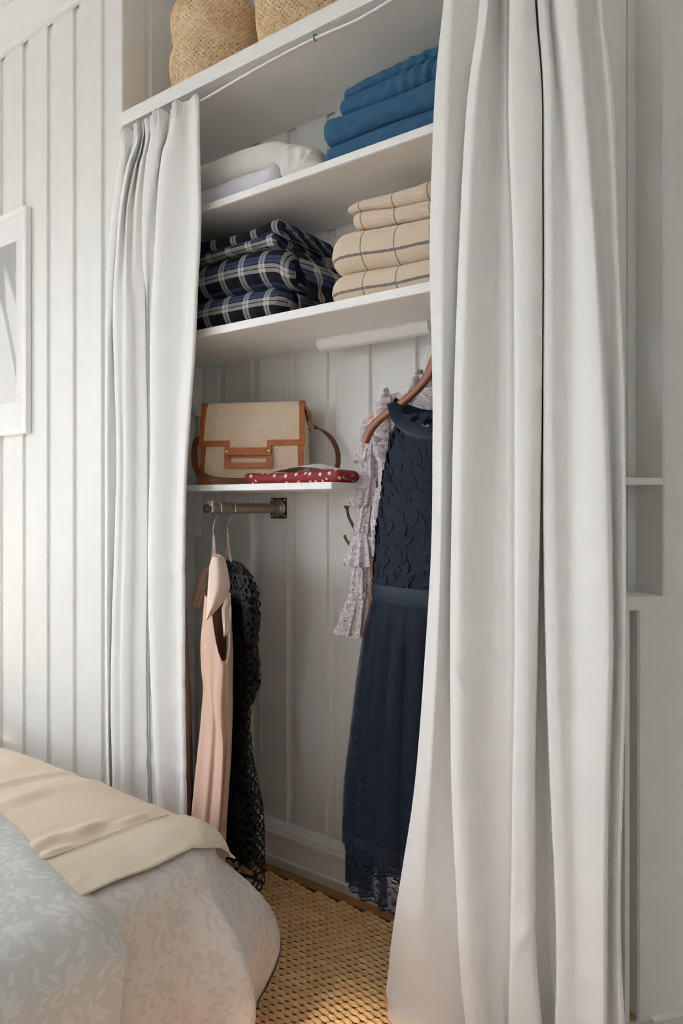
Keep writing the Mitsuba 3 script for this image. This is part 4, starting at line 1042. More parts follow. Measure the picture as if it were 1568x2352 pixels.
# the far sleeve, in the shade behind
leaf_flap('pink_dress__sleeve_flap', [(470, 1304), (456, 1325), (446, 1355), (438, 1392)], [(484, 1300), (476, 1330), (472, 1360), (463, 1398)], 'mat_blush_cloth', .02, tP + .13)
tag('pink_dress', 'blush pink sleeveless dress with cape sleeves, hanging between the bed and the black lace dress', 'dress')

# -------- black lace dress
M('black_lace', prin((.013, .013, .0135), .65, .3, sheen=.08))
M('black_lining', prin((.006, .006, .007), .8, .2))
rowsB = [(1286, 532, 541), (1300, 528, 550), (1330, 526, 566), (1360, 526, 574), (1410, 526, 577), (1470, 527, 577), (1520, 526, 587), (1550, 525, 590), (1584, 523, 577), (1611, 521, 566), (1650, 519, 561), (1680, 518, 565), (1720, 516, 569), (1760, 515, 578), (1800, 513, 587), (1840, 512, 595), (1900, 510, 598), (1960, 508, 598), (2010, 507, 598)]
tB = 1.935
cB, hB, wB, pB, z0B, z1B = side_garment(rowsB, tB, NEAR2, .15)
awB = lambda z: np.interp(z, [z0B, z1B - .30, z1B - .10, z1B - .02, z1B], [.12, .10, .155, .13, .04])
def foldB(th, z): return 1 + .03 * np.cos(6 * th + 3 * z) + .02 * np.cos(11 * th + 1 + 5 * z)
zsB = np.arange(z0B, z1B, .0021)
P, uv = ell(cB, wB, pB, awB, hB, zsB, 230, foldB)
def keep_guipure(u, v):
    per, cw = .098, .046
    s = (v / per) % 1.0; x = (u / cw) % 1.0
    band = s < .5
    yb_ = s / .5
    xx = (u / (cw / 2)) % 1.0
    hole = np.zeros(len(u), bool)
    for cy in (.24, .76):
        hole |= band & (((xx - .5) * cw / 2) ** 2 + ((yb_ - cy) * per / 2) ** 2 < .0062 ** 2)
    hole |= band & ((np.abs(((xx + .5) % 1.0) - .5) * cw / 2 / .0065 + np.abs(yb_ - .5) * per / 2 / .008) < 1)
    yb2 = (s - .5) / .5
    d1 = ((x - .5) * cw / .019) ** 2 + ((yb2 - .03) * per / 2 / .020) ** 2 < 1
    d2 = ((x - .5) * cw / .019) ** 2 + ((.97 - yb2) * per / 2 / .020) ** 2 < 1
    hole |= (~band) & (((d1) & (yb2 > .05)) | ((d2) & (yb2 < .95)))
    for cx_, cy in ((.06, .35), (.94, .35), (.06, .65), (.94, .65), (0, .5), (1., .5)):
        hole |= (~band) & ((((x - cx_) * cw) / .0045) ** 2 + (((yb2 - cy) * per / 2) / .0045) ** 2 < 1)
    return ~hole
sheet('black_dress__lace', P, uv, 'mat_black_lace', keep_guipure)
zq_ = lambda z: np.interp(z, [z0B, 1.12 + (HORIZON - 1750) / F_PX * tB, 1.12 + (HORIZON - 1660) / F_PX * tB], [.012, .010, .001])
P2, uv2 = ell(lambda z: (cB(z)[0] - zq_(z) * RGT[0], cB(z)[1] - zq_(z) * RGT[1]), wB, pB, lambda z: awB(z) * .86, lambda z: np.maximum(hB(z) - np.interp(z, [z0B, 1.12 + (HORIZON - 1750) / F_PX * tB, 1.12 + (HORIZON - 1680) / F_PX * tB], [.017, .013, .004]), .003), np.linspace(z0B + .08, z1B - .01, 120), 90, foldB)
sheet('black_dress__lining', P2, uv2, 'mat_black_lining')
# lace sleeve with open work, near side
def sleeve_path(pts, rad, n=70, m=60):
    p = np.array(pts); s = np.arange(len(p)); q = np.linspace(0, len(p) - 1, n); c = CubicSpline(s, p)(q); r = np.interp(q, s, rad)
    th = np.linspace(0, 2 * np.pi, m)
    tg = np.gradient(c, axis=0); tg /= np.linalg.norm(tg, axis=1, keepdims=True)
    a = np.cross(tg, FWD); a /= np.linalg.norm(a, axis=1, keepdims=True); b = np.cross(tg, a)
    P = c[:, None] + r[:, None, None] * (np.cos(th)[None, :, None] * a[:, None] + .6 * np.sin(th)[None, :, None] * b[:, None])
    L = np.r_[0, np.cumsum(np.linalg.norm(np.diff(c, axis=0), axis=1))]
    return P, np.stack([np.broadcast_to(th * r.mean(), (n, m)), np.broadcast_to(L[:, None], (n, m))], -1)
P, uv = sleeve_path([at_t(560, 1330, 1.86), at_t(566, 1370, 1.84), at_t(570, 1400, 1.83), at_t(573, 1430, 1.83), at_t(576, 1460, 1.83), at_t(578, 1478, 1.83)], [.020, .016, .015, .021, .019, .010], 90, 84)
sheet('black_dress__sleeve', P, uv, 'mat_black_lace', lambda u, v: (hn(u * 150, v * 150, 3) > .36) | (hn(u * 60, v * 60, 5) > .62))
tag('black_dress', 'long black openwork lace dress hanging next to the pink dress', 'dress')

# taupe garment behind the narrow curtain
M('taupe_cloth', prin((.33, .235, .195), .75, .25, sheen=.3))
rowsT = [(1400, 420, 428), (1470, 416, 430), (1560, 410, 436), (1700, 404, 440), (1830, 400, 442), (2000, 396, 444)]
tT = 2.03
z = np.array([1.12 + (HORIZON - r) / F_PX * tT for r, _, _ in rowsT])
cT, hT, wT, pT, z0T, z1T = side_garment(rowsT, tT, np.array([.75, -.66]), .1)
P, uv = ell(cT, wT, pT, lambda z: .09 + 0 * z, hT, np.linspace(z0T, z1T, 60), 60, lambda th, z: 1 + .06 * np.cos(7 * th + 2 * z))
sheet('taupe_garment', P, uv, 'mat_taupe_cloth')
tag('taupe_garment', 'strip of taupe garment showing between the narrow curtain and the pink dress', 'garment')
# ------------------------------------------------------------------ wooden hanger with the navy dress
def wood_col(p, n, uv):
    g = dfbm(p.x * 24 + p.z * 18, p.y * 160, p.z * 130 - p.x * 90, 3)
    return dmix((0.13, 0.035, 0.012), (0.34, 0.105, 0.032), g)
M('hanger_wood', prin(proc(wood_col), .30, .5, clearcoat=.5))
YN = .060
hp = [(838, 1016), (842, 1004), (850, 988), (869, 966), (898, 943), (926, 923), (952, 900), (972, 878), (985.5, 858), (996, 836), (1012, 818)]
hc = np.array([at_y(a, b, YN) for a, b in hp]); mirror = hc[-1] * 2 - hc[::-1]; mirror[:, 2] = hc[::-1][:, 2]
allp = np.vstack([hc, mirror[1:]])
hw_ = np.array([.009, .0115, .0115, .0100, .0095, .0095, .0098, .0105, .012, .015, .018]); hw_ = np.r_[hw_, hw_[::-1][1:]]
s = np.arange(len(allp)); q = np.linspace(0, len(allp) - 1, 150); c = CubicSpline(s, allp)(q); w_ = np.interp(q, s, hw_)
tg = np.gradient(c, axis=0); tg /= np.linalg.norm(tg, axis=1, keepdims=True); nn = np.cross(tg, [0, 1.0, 0]); nn *= -np.sign(nn[:, 2:3])
th = np.linspace(0, 2 * np.pi, 18, endpoint=False)
cs = np.sign(np.cos(th)) * np.abs(np.cos(th)) ** .7; sn = np.sign(np.sin(th)) * np.abs(np.sin(th)) ** .7
V = c[:, None] + w_[:, None, None] * .95 * cs[None, :, None] * nn[:, None] + .0085 * sn[None, :, None] * np.array([0, 1.0, 0])
V = np.concatenate([V[:1].mean(1, keepdims=True).repeat(18, 1), V, V[-1:].mean(1, keepdims=True).repeat(18, 1)], 0)
put('wooden_hanger__body', grid_mesh(V, close_v=True), 'mat_hanger_wood', smooth=50)
hn_ = hc[-1]
put('wooden_hanger__hook', tube([hn_, hn_ + [0, 0, .035], hn_ + [.012, 0, .055], hn_ + [.03, 0, .075], hn_ + [.018, 0, .105], hn_ + [-.004, 0, .112], hn_ + [-.014, 0, .095]], .002, 8, refine=5), 'mat_steel', smooth=40)
put('wooden_hanger__eye', tube([hn_ + [.002, 0, .1125], hn_ + [.004, 0, .122], [hn_[0] + .005, YN, 1.5815]], .0022, 8, refine=3), 'mat_steel', smooth=40)
tag('wooden_hanger', 'polished brown wooden hanger carrying the navy dress', 'hanger')

def navy(p, n, uv): return dmix((0.0045, 0.0098, 0.0210), (0.0085, 0.0165, 0.0330), dnoise(p.x * 300, p.y * 300, p.z * 40))
M('navy_cloth', prin(proc(navy), .5, .4, sheen=.1, sheen_tint=1.0))
M('navy_satin', prin((.0085, .0180, .0350), .50, .28))
M('navy_lace', prin((.0070, .0118, .0250), .7, .25, sheen=.08, sheen_tint=1.0))
M('navy_tulle', prin((.0090, .0155, .0290), .8, .2, sheen=.1, sheen_tint=1.0))
CX = hn_[0]
def rows_half(rows, y):
    z = np.array([at_y(px, r, y)[2] for r, px in rows]); h = np.array([CX - at_y(px, r, y)[0] for r, px in rows]); o = np.argsort(z)
    f = PchipInterpolator(z[o], h[o]); return (lambda s: f(np.clip(s, z[o][0], z[o][-1]))), z.min(), z.max()
W2, P2_ = np.array([1.0, 0]), np.array([0, -1.0])
cN = lambda z: (np.full(np.shape(z), CX), np.full(np.shape(z), YN - .004))
# bodice
fb, zb0, zb1 = rows_half([(958, 917), (975, 911), (990, 906), (1040, 899), (1100, 889), (1150, 882), (1200, 876), (1250, 871), (1300, 866), (1340, 863)], YN)
zs = np.linspace(zb0, zb1 + .0, 160)
bpB = lambda z: np.interp(z, [zb0, zb0 + .15, zb1 - .05, zb1], [.058, .075, .055, .036])
def foldBod(th, z): return 1 + .012 * np.cos(4 * th + 9 * z) + .02 * (hn(th * 5, z * 30, 2) - .5)
P, uv = ell(cN, W2, P2_, fb, bpB, np.linspace(zb0, zb1, 260), 260, foldBod)
def keep_yoke(u, v):
    k = np.clip((v - (zb1 - .11)) / .06, 0, .9)
    return hn(u * 70, v * 70, 4) * .6 + hn(u * 190, v * 190, 6) * .4 > .42 * k
sheet('navy_dress__bodice', P, uv, 'mat_navy_lace', keep_yoke)
Pl, uvl = ell(cN, W2, P2_, lambda z: fb(z) * .965, lambda z: bpB(z) * .93, np.linspace(zb0, zb1 - .10, 60), 80)
sheet('navy_dress__bodice_lining', Pl, uvl, 'mat_black_lining')
# appliqued leaves on the bodice: each a small cupped leaf
rng = np.random.default_rng(12)
leaves = []
for i in range(230):
    z = rng.uniform(zb0 + .01, zb1 - .05); t_ = rng.uniform(np.pi * .35, np.pi * 1.08)
    a, b = float(fb(z)), float(bpB(z))
    base = np.array([CX + a * math.cos(t_), YN - .004 - b * math.sin(t_), z]); nrm = np.array([math.cos(t_) / a, -math.sin(t_) / b, 0]); nrm /= np.linalg.norm(nrm)
    tx = np.cross([0, 0, 1.0], nrm); ang = rng.uniform(0, 2 * np.pi)
    d1 = tx * math.cos(ang) + np.array([0, 0, 1.0]) * math.sin(ang); d2 = np.cross(nrm, d1)
    L, Wd = rng.uniform(.024, .048), rng.uniform(.008, .015)
    U, Vv = np.meshgrid(np.linspace(0, 1, 9), np.linspace(-1, 1, 5), indexing='ij')
    wid = Wd * np.sin(np.clip(U, .02, .98) * np.pi) ** .8
    h = .0006 + rng.uniform(0, .0012) + .0006 * np.abs(Vv) ** 1.5 - .0016 * (U - .5) ** 2
    curv = (U * L) ** 2 * 1.5
    Q = base + d1 * (U * L - L / 2)[..., None] + d2 * (Vv * wid)[..., None] + nrm * (h - 0 * curv)[..., None]
    leaves.append(grid_mesh(Q))
k = put('navy_dress__lace_leaves', cat(leaves), 'mat_navy_lace', smooth=True); tag(k, kind='stuff')
# collar band: over the hanger, front lower than back
def collar():
    pts_f = [at_y(903, 925, YN - .012), at_y(909, 948, YN - .030), at_y(919, 966, YN - .042), at_y(940, 982, YN - .052), at_y(968, 994, YN - .058), at_y(1000, 1001, YN - .060), at_y(1040, 1000, YN - .058), at_y(1080, 984, YN - .045), at_y(1108, 950, YN - .018)]
    pts_b = [at_y(903, 925, YN - .010), at_y(914, 932, YN + .012), at_y(930, 940, YN + .028), at_y(960, 950, YN + .040), at_y(1000, 955, YN + .044), at_y(1050, 950, YN + .036), at_y(1108, 945, YN - .014)]
    for nm, pts, hh in (('collar', pts_f, .031), ('collar_back', pts_b, .026)):
        p = np.array(pts); s_ = np.arange(len(p)); c_ = CubicSpline(s_, p)(np.linspace(0, len(p) - 1, 70))
        tg_ = np.gradient(c_, axis=0); wd_ = np.cross(tg_, FWD); wd_ /= np.linalg.norm(wd_, axis=1, keepdims=True); wd_ *= np.sign(wd_[:, 2:3] + 1e-9) if nm != 'x' else 1
        wd_ = np.stack([np.convolve(np.pad(wd_[:, i], 3, mode='edge'), np.ones(7) / 7, 'valid') for i in range(3)], 1)
        V = np.stack([c_ + wd_ * hh * .5 + [0, .002, 0], c_ + wd_ * hh * .2 + [0, -.0022, 0], c_ - wd_ * hh * .2 + [0, -.0022, 0], c_ - wd_ * hh * .5], 1)
        V = np.concatenate([V, V[:, ::-1] + [0, .0022, 0]], 1)
        sheet('navy_dress__' + nm, np.concatenate([V, V[:, :1]], 1), np.zeros((70, 9, 2)), 'mat_navy_satin', smooth=True)
collar()
# waistband
zw0, zw1 = at_y(862, 1374, YN)[2], at_y(862, 1337, YN)[2]
P, uv = ell(cN, W2, P2_, lambda z: np.full(len(z), CX - at_y(860.5, 1355, YN)[0]), lambda z: np.full(len(z), .062), np.linspace(zw0, zw1, 14), 120, lambda th, z: 1 + .018 * np.sin((z - zw0) / (zw1 - zw0) * np.pi) + .006 * np.cos(5 * th))
sheet('navy_dress__waistband', P, uv, 'mat_navy_satin')
# skirt: lining, tulle over it with a lace hem, and an underskirt with its own lace hem
ZH1, ZH0 = .300, .205
fs, zk0, zk1 = rows_half([(1374, 860), (1420, 850), (1481, 842), (1544, 835), (1683, 826), (1823, 820), (1930, 816), (2080, 814)], YN)
def foldS(amp, n=15, ph=.6):
    def f(th, z):
        k = np.clip((zk1 - z) / .12, 0.0, 1) * .55 + np.clip((zk1 - z) / .8, 0, 1) * .45
        v = 1 - np.abs(np.sin(10 * th + ph + .5 * np.sin(3 * th) + .15 * np.sin(5 * z)))
        return 1 + amp * k * (.35 - 2.2 * v ** 1.8 + .25 * np.cos(5 * th + 1.3)) + amp * .2 * np.cos(37 * th + 6 * z) * np.clip(1 - (zk1 - z) / .3, 0, 1) * k
    return f
bpS = lambda z: np.interp(z, [zk0, zk0 + .5, zk1], [.085, .078, .060])
P, uv = ell(cN, W2, P2_, lambda z: fs(z) * .975, lambda z: bpS(z) * .95, np.linspace(.345, zk1, 130), 260, foldS(.16))
sheet('navy_dress__skirt_lining', P, uv, 'mat_navy_cloth')
ft, _, _ = rows_half([(1374, 860), (1420, 848), (1495, 836), (1596, 822), (1683, 811), (1805, 798), (1854, 796), (2080, 795)], YN)
def scallop(th, amp, n): return amp * np.abs(np.sin(n * th))
def hem_sheet(key, zlo, zhi, nz, nth, hw, bp, fold, mat, keep, sc):
    P, uv = ell(cN, W2, P2_, hw, bp, np.linspace(zlo, zhi, nz), nth, fold)
    thv = np.linspace(0, 2 * np.pi, nth)
    fall = np.clip(1 - (P[..., 2] - zlo) / .03, 0, 1)
    P[..., 2] -= fall * (scallop(thv, sc, 26)[None] - sc)
    uv = uv.copy(); uv[..., 1] -= zlo
    return sheet(key, P, uv, mat, keep)
tulle = lambda u, v: (((u * 1000) % 2.4) < 1.0) | (((v * 1000) % 2.4) < .8)
def lace_keep(u, v, hem=.055):
    edge = v < .0045
    fl = np.zeros(len(u), bool)
    for cx_, cy, r in ((.014, .018, .0085), (.036, .030, .010), (.058, .016, .0085), (.047, .046, .006), (.020, .044, .0065)):
        dx = ((u - cx_ + .035) % .07) - .035; dy = v - cy
        rr_ = np.sqrt(dx * dx + dy * dy); an = np.arctan2(dy, dx)
        pet = r * (.72 + .28 * np.cos(5 * an))
        fl |= (rr_ < pet) & (rr_ > pet * .28) & (np.abs(rr_ - pet * .62) > pet * .10)
    net = ((((u + v) * 1000) % 3.3) < 1.0) | ((((u - v) * 1000) % 3.3) < 1.0)
    vein = np.abs(hn(u * 110, v * 110, 9) - .5) < .045
    return edge | fl | net | vein
P, uv = ell(cN, W2, P2_, ft, lambda z: bpS(z) * 1.06, np.linspace(ZH1 + .05, zk1, 640), 620, foldS(.13, 15, .6))
sheet('navy_dress__tulle', P, uv, 'mat_navy_tulle', lambda u, v: np.random.default_rng(4).random(len(u)) < .55)
hem_sheet('navy_dress__lace_hem', ZH1, ZH1 + .055, 64, 1150, ft, lambda z: bpS(z) * 1.07, foldS(.13, 15, .6), 'mat_navy_lace', lambda u, v: lace_keep(u, v) | (v > .030) & (hn(u * 200, v * 200, 2) > .3), .006)
fu, _, _ = rows_half([(1374, 860), (1500, 842), (1683, 820), (1805, 802), (1900, 798), (2080, 799)], YN)
P, uv = ell(cN, W2, P2_, lambda z: fu(z) * .985, lambda z: bpS(z) * .90, np.linspace(ZH0 + .06, .46, 90), 420, foldS(.13, 15, .6))
sheet('navy_dress__underskirt', P, uv, 'mat_navy_tulle', lambda u, v: np.random.default_rng(5).random(len(u)) < .6)
hem_sheet('navy_dress__underskirt_hem', ZH0, ZH0 + .062, 70, 1200, lambda z: fu(z) * .985, lambda z: bpS(z) * .90, foldS(.13, 15, .6), 'mat_navy_lace', lace_keep, .008)
tag('navy_dress', 'navy halter dress with lace bodice and tulle skirt on the wooden hanger', 'dress')

# ------------------------------------------------------------------ lilac lace dress behind it
def lil(p, n, uv):
    r = dr.abs(dfbm(p.x * 120, p.y * 120, p.z * 120, 2) - .5)
    return dmix((0.70, 0.645, 0.675), (0.45, 0.40, 0.43), dstep(0.0, .10, r))
M('lilac_lace', prin(proc(lil), .75, .3, sheen=.4))
def lk(u, v):
    a = np.abs(hn(u * 95, v * 95, 21) - .5) < .10
    b = np.abs(hn(u * 210, v * 210, 22) - .5) < .12
    return a | b | (np.random.default_rng(6).random(len(u)) < .72)
YL = .160
def sleeve_tube(key, pts, rad, depth=.7, y=YL, n=None):
    c = np.array([at_y(a, b, y) for a, b in pts]); s_ = np.arange(len(c)); q_ = np.linspace(0, len(c) - 1, n or 130); c2 = PchipInterpolator(s_, c)(q_); r = PchipInterpolator(s_, rad)(q_)
    m_ = 120; th_ = np.linspace(0, 2 * np.pi, m_)
    k = 1 + .10 * np.cos(6 * th_[None] + 20 * c2[:, 2:3]) + .06 * np.cos(13 * th_[None])
    P = np.stack([c2[:, 0, None] + r[:, None] * np.cos(th_) * k, c2[:, 1, None] + depth * r[:, None] * np.sin(th_) * k, np.repeat(c2[:, 2, None], m_, 1)], -1)
    L = np.r_[0, np.cumsum(np.linalg.norm(np.diff(c2, axis=0), axis=1))]
    uv = np.stack([np.broadcast_to(th_ * float(np.mean(rad)), P.shape[:2]), np.broadcast_to(L[:, None], P.shape[:2])], -1)
    return sheet(key, P, uv, 'mat_lilac_lace', lk)
def ruffle(key, top, bot, r0, r1, pleats, seed, y=YL, rag=.004, head=.006):
    a, b = at_y(*top, y), at_y(*bot, y); m_, n_ = 220, 34
    th_ = np.linspace(0, 2 * np.pi, m_); q_ = np.linspace(-.12, 1, n_)
    rs = np.random.default_rng(seed)
    ph = rs.uniform(0, 6.28, 3)
    c2 = a + (b - a) * np.clip(q_, -.12, 1)[:, None]
    flare = np.clip(q_, 0, 1) ** .75
    r = r0 + (r1 - r0) * flare + (q_ < 0) * (-q_) * .05
    k = 1 + (.05 + .16 * flare[:, None]) * np.cos(pleats * th_ + ph[0] + 1.2 * np.sin(2 * th_ + ph[1])) + .06 * flare[:, None] * np.cos(2.3 * pleats * th_ + ph[2])
    P = np.stack([c2[:, 0, None] + r[:, None] * np.cos(th_) * k, c2[:, 1, None] + .6 * r[:, None] * np.sin(th_) * k, np.repeat(c2[:, 2, None], m_, 1)], -1)
    ragv = rag * (2 * hn(th_ * 9, th_ * 0, seed) - 1) + rag * .8 * np.cos(pleats * th_ + ph[0])
    P[..., 2] += ragv[None] * flare[:, None]
    L = np.linalg.norm(b - a) * q_
    uv = np.stack([np.broadcast_to(th_ * (r0 + r1) / 2, P.shape[:2]), np.broadcast_to(L[:, None], P.shape[:2])], -1)
    return sheet(key, P, uv, 'mat_lilac_lace', lk)
px = lambda n: n * 1.745 / F_PX
sleeve_tube('lilac_dress__sleeve', [(866, 962), (852, 1000), (847, 1060), (846, 1105), (838, 1170), (830, 1235), (829, 1300), (826, 1372)], [px(30), px(27), px(22), px(21), px(20), px(22), px(24), px(26)])
ruffle('lilac_dress__ruffle', (846, 1008), (838, 1062), px(20), px(27), 7, 1)
ruffle('lilac_dress__ruffle', (846, 1104), (834, 1162), px(22), px(38), 8, 2)
ruffle('lilac_dress__ruffle', (832, 1232), (830, 1300), px(24), px(42), 9, 3)
ruffle('lilac_dress__ruffle', (824, 1372), (808, 1458), px(27), px(42), 9, 4)
# bodice, its frills and collar
def frill(key, pts, wd, seed, y):
    """a gathered vertical frill: a wavy ribbon standing out from the bodice"""
    c = np.array([at_y(a, b, y) for a, b in pts]); s_ = np.arange(len(c)); n_ = 150; q_ = np.linspace(0, len(c) - 1, n_); c2 = PchipInterpolator(s_, c)(q_)
    w2 = np.interp(q_, s_, wd); m_ = 24; f = np.linspace(0, 1, m_)
    wave = np.sin(q_ * 7 + seed) * .010 + np.sin(q_ * 16 + seed * 2) * .005
    P = np.stack([c2[:, 0, None] + (f[None] - .5) * w2[:, None] * 1.0 + .3 * wave[:, None] * f, c2[:, 1, None] - .012 - wave[:, None] * (f[None]) - .010 * np.sin(f * 3.1), c2[:, 2, None] + wave[:, None] * .5 * f], -1)
    L = np.r_[0, np.cumsum(np.linalg.norm(np.diff(c2, axis=0), axis=1))]
    uv = np.stack([f[None] * w2[:, None] + 0 * L[:, None], np.broadcast_to(L[:, None], P.shape[:2])], -1)
    return sheet(key, P, uv, 'mat_lilac_lace', lk)
fbl, zl0_, zl1_ = rows_half([(900, 902), (940, 872), (980, 866), (1060, 868), (1200, 872), (1400, 850), (1480, 846)], YL)
cL_ = lambda z: (np.full(np.shape(z), CX), np.full(np.shape(z), YL + .01))
P, uv = ell(cL_, W2, P2_, lambda z: np.maximum(fbl(z), .02), lambda z: np.full(len(z), .045), np.linspace(at_y(870, 1330, YL)[2], at_y(900, 905, YL)[2], 240), 260, lambda th, z: 1 + .03 * np.cos(9 * th) + .02 * np.cos(5 * th + 20 * z))
sheet('lilac_dress__bodice', P, uv, 'mat_lilac_lace', lk)
frill('lilac_dress__frill', [(893, 900), (886, 925), (880, 965), (884, 1000), (892, 1040), (894, 1090)], [px(16), px(44), px(40), px(46), px(40), px(30)], 1.0, YL - .015)
frill('lilac_dress__frill', [(868, 1005), (878, 1040), (890, 1075), (886, 1120), (876, 1165), (872, 1205)], [px(18), px(36), px(30), px(30), px(34), px(22)], 2.3, YL - .022)
frill('lilac_dress__frill', [(878, 1120), (872, 1165), (868, 1200), (866, 1250)], [px(20), px(28), px(30), px(14)], 3.7, YL - .01)
ruffle('lilac_dress__frill', (862, 1240), (860, 1300), px(14), px(20), 6, 8, YL)
ruffle('lilac_dress__collar', (988, 935), (982, 868), px(34), px(30), 9, 6, YL + .01)
frill('lilac_dress__frill', [(968, 850), (957, 880), (948, 910), (944, 935)], [px(18), px(24), px(26), px(20)], 4.1, YL - .02)
tag('lilac_dress', 'lilac grey lace dress with tiers of ruffles down its sleeve, behind the navy dress', 'dress')
# its hanger, showing only as a light wooden shoulder
M('pale_wood', prin((.60, .36, .19), .5, .4))
hh = np.array([at_y(a, b, YL + .008) for a, b in [(846, 975), (852, 962), (864, 952), (885, 942), (915, 930), (950, 905), (985, 875), (1010, 850)]])
put('pale_hanger__body', tube(hh, [.006, .009, .010, .010, .010, .011, .012, .014], 12, refine=5), 'mat_pale_wood', smooth=40)
put('pale_hanger__hook', tube([hh[-1], hh[-1] + [0, 0, .04], hh[-1] + [.01, 0, .07], [hh[-1][0] + .01, YL + .008, 1.5815]], .002, 8, refine=4), 'mat_steel', smooth=40)
tag('pale_hanger', 'pale wooden hanger glimpsed through the lilac lace shoulder', 'hanger')
# rust brown cloth hanging between the two dresses
M('rust_cloth', prin((.20, .065, .022), .6, .3, sheen=.2))
rowsR = [(1280, 846, 880), (1330, 850, 880), (1400, 846, 880), (1460, 834, 876), (1500, 836, 870), (1540, 842, 866)]
cR_, hR_, wR_, pR_, z0R, z1R = side_garment(rowsR, 1.73, np.array([.1, -1.0]), .02)
P, uv = ell(cR_, wR_, pR_, lambda z: .016 + 0 * z, hR_, np.linspace(z0R, z1R, 50), 40, lambda th, z: 1 + .06 * np.cos(5 * th + 9 * z))
sheet('lilac_dress__rust_lining', P, uv, 'mat_rust_cloth')
tag('lilac_dress__rust_lining', 'rust brown lining')

# ------------------------------------------------------------------ rug
RUGZ = .0075
def sisal(p, n, uv):
    g = mikit.cell_rand(uv.x, uv.y); f = dnoise((p.x * .58 + p.y * .81) * 1300, (p.y * .58 - p.x * .81) * 230, p.z * 200)
    return dmix((0.56, 0.325, 0.135), (0.96, 0.67, 0.36), dr.clip(g * .35 + f * .75, 0, 1))
M('sisal', prin(proc(sisal), .75, .25))
M('sisal_gap', prin((.13, .066, .027), .9, .1))
M('rug_binding', bump(prin((.36, .20, .085), .8, .2), lambda p, n, uv: dnoise(p.x * 700, p.y * 700, 0), .0004))
rx0, rx1, ry0, ry1 = -2.3, .06, -1.6, .252
put('rug__base', cat([box(rx0 - .02, rx1, ry0 - .01, 0.0, 0.0004, RUGZ - .004), box(-1.755, -.42, 0.0, ry1 + .004, 0.0004, RUGZ - .004)]), 'mat_sisal_gap')
put('rug__binding', box(-1.755, rx1 - .42, ry1, DB - .022, 0.0004, RUGZ, .002), 'mat_rug_binding')
ang = math.radians(54.5); e1 = np.array([math.cos(ang), math.sin(ang)]); e2 = np.array([-e1[1], e1[0]])
PR_, PK = .0222, .0170
rng = np.random.default_rng(8)
U, W = np.meshgrid(np.linspace(-1, 1, 6), np.linspace(-1, 1, 5), indexing='ij')
H = np.clip((1 - .93 * np.abs(U) ** 2.6) * (1 - .93 * np.abs(W) ** 2.4), 0, 1) ** .6
U, W = U * np.sqrt(1 - .42 * W ** 2), W * np.sqrt(1 - .42 * U ** 2)
fq = []
for i in range(5):
    for j in range(4):
        a_, b_, c_, d_q = i * 5 + j, (i + 1) * 5 + j, (i + 1) * 5 + j + 1, i * 5 + j + 1
        fq += [[a_, b_, c_], [a_, c_, d_q]]
fq = np.array(fq)
i, j = np.meshgrid(np.arange(-110, 110), np.arange(-140, 140), indexing='ij'); i, j = i.ravel(), j.ravel()
cen = np.array([-.9, -.2]) + np.outer((j + .37 * i) * PK, e1) + np.outer(i * PR_, e2)
ok = (cen[:, 0] > rx0) & ((cen[:, 0] > -1.74) | (cen[:, 1] < -.02)) & ((cen[:, 0] < -.42) | (cen[:, 1] < .0)) & (cen[:, 0] < rx1 - .008) & (cen[:, 1] > ry0) & (cen[:, 1] < ry1 - .006)
cen = cen[ok]; n_ = len(cen)
rot = rng.uniform(-.10, .10, n_)
la, lb = .0086 * rng.uniform(.92, 1.06, n_), .0120 * rng.uniform(.94, 1.05, n_)
d1 = np.cos(rot)[:, None] * e1 + np.sin(rot)[:, None] * e2; d2 = np.stack([-d1[:, 1], d1[:, 0]], 1) - .72 * d1
xy = cen[:, None] + (U.ravel()[None, :, None] * la[:, None, None]) * d1[:, None] + (W.ravel()[None, :, None] * lb[:, None, None]) * d2[:, None]
zz = .0002 + (H.ravel()[None] * .0108) + rng.uniform(-.0006, .0006, n_)[:, None]
xy[..., 1] = np.minimum(xy[..., 1], ry1 + .001)
Vv = np.concatenate([xy, zz[..., None]], -1).reshape(-1, 3)
Ff = (fq[None] + (np.arange(n_) * 30)[:, None, None]).reshape(-1, 3)
uvk = np.repeat(rng.integers(0, 900, (n_, 2)) + .5, 30, 0)
k = put('rug__knots', trimesh.Trimesh(Vv, Ff, process=False), 'mat_sisal', smooth=True, uv=uvk); tag(k, kind='stuff')
tag('rug', 'woven tan sisal rug with a plain brown binding along the closet skirting', 'rug')

# ------------------------------------------------------------------ bed
ZBED = .438
BXE, BYE, BR_ = -1.035, -.255, .13           # foot edge (x), far edge (y), corner radius
def perim(s):
    """edge point and outward normal; s in metres: 0 at the corner middle, <0 along the far edge, >0 along the foot edge"""
    q = np.pi / 4 * BR_
    s = np.asarray(s, float)
    E = np.zeros(s.shape + (2,)); Nn = np.zeros_like(E)
    c = np.array([BXE - BR_, BYE - BR_])
    al = np.clip(np.pi / 4 - s / BR_, 0, np.pi / 2)         # pi/2: +y normal (far edge); 0: +x normal (foot edge)
    Nn[..., 0], Nn[..., 1] = np.cos(al), np.sin(al)
    E[...] = c + BR_ * Nn
    E[..., 0] += np.where(s < -q, s + q, 0); E[..., 1] -= np.where(s > q, s - q, 0)
    return E, Nn
def inner(s):
    q = np.pi / 4 * BR_
    I = np.zeros(np.shape(s) + (2,)); I[..., 0] = -1.75 + np.where(s < -q, (s + q) * .75, 0); I[..., 1] = -.95 - np.where(s > q, (s - q) * .6, 0)
    return I
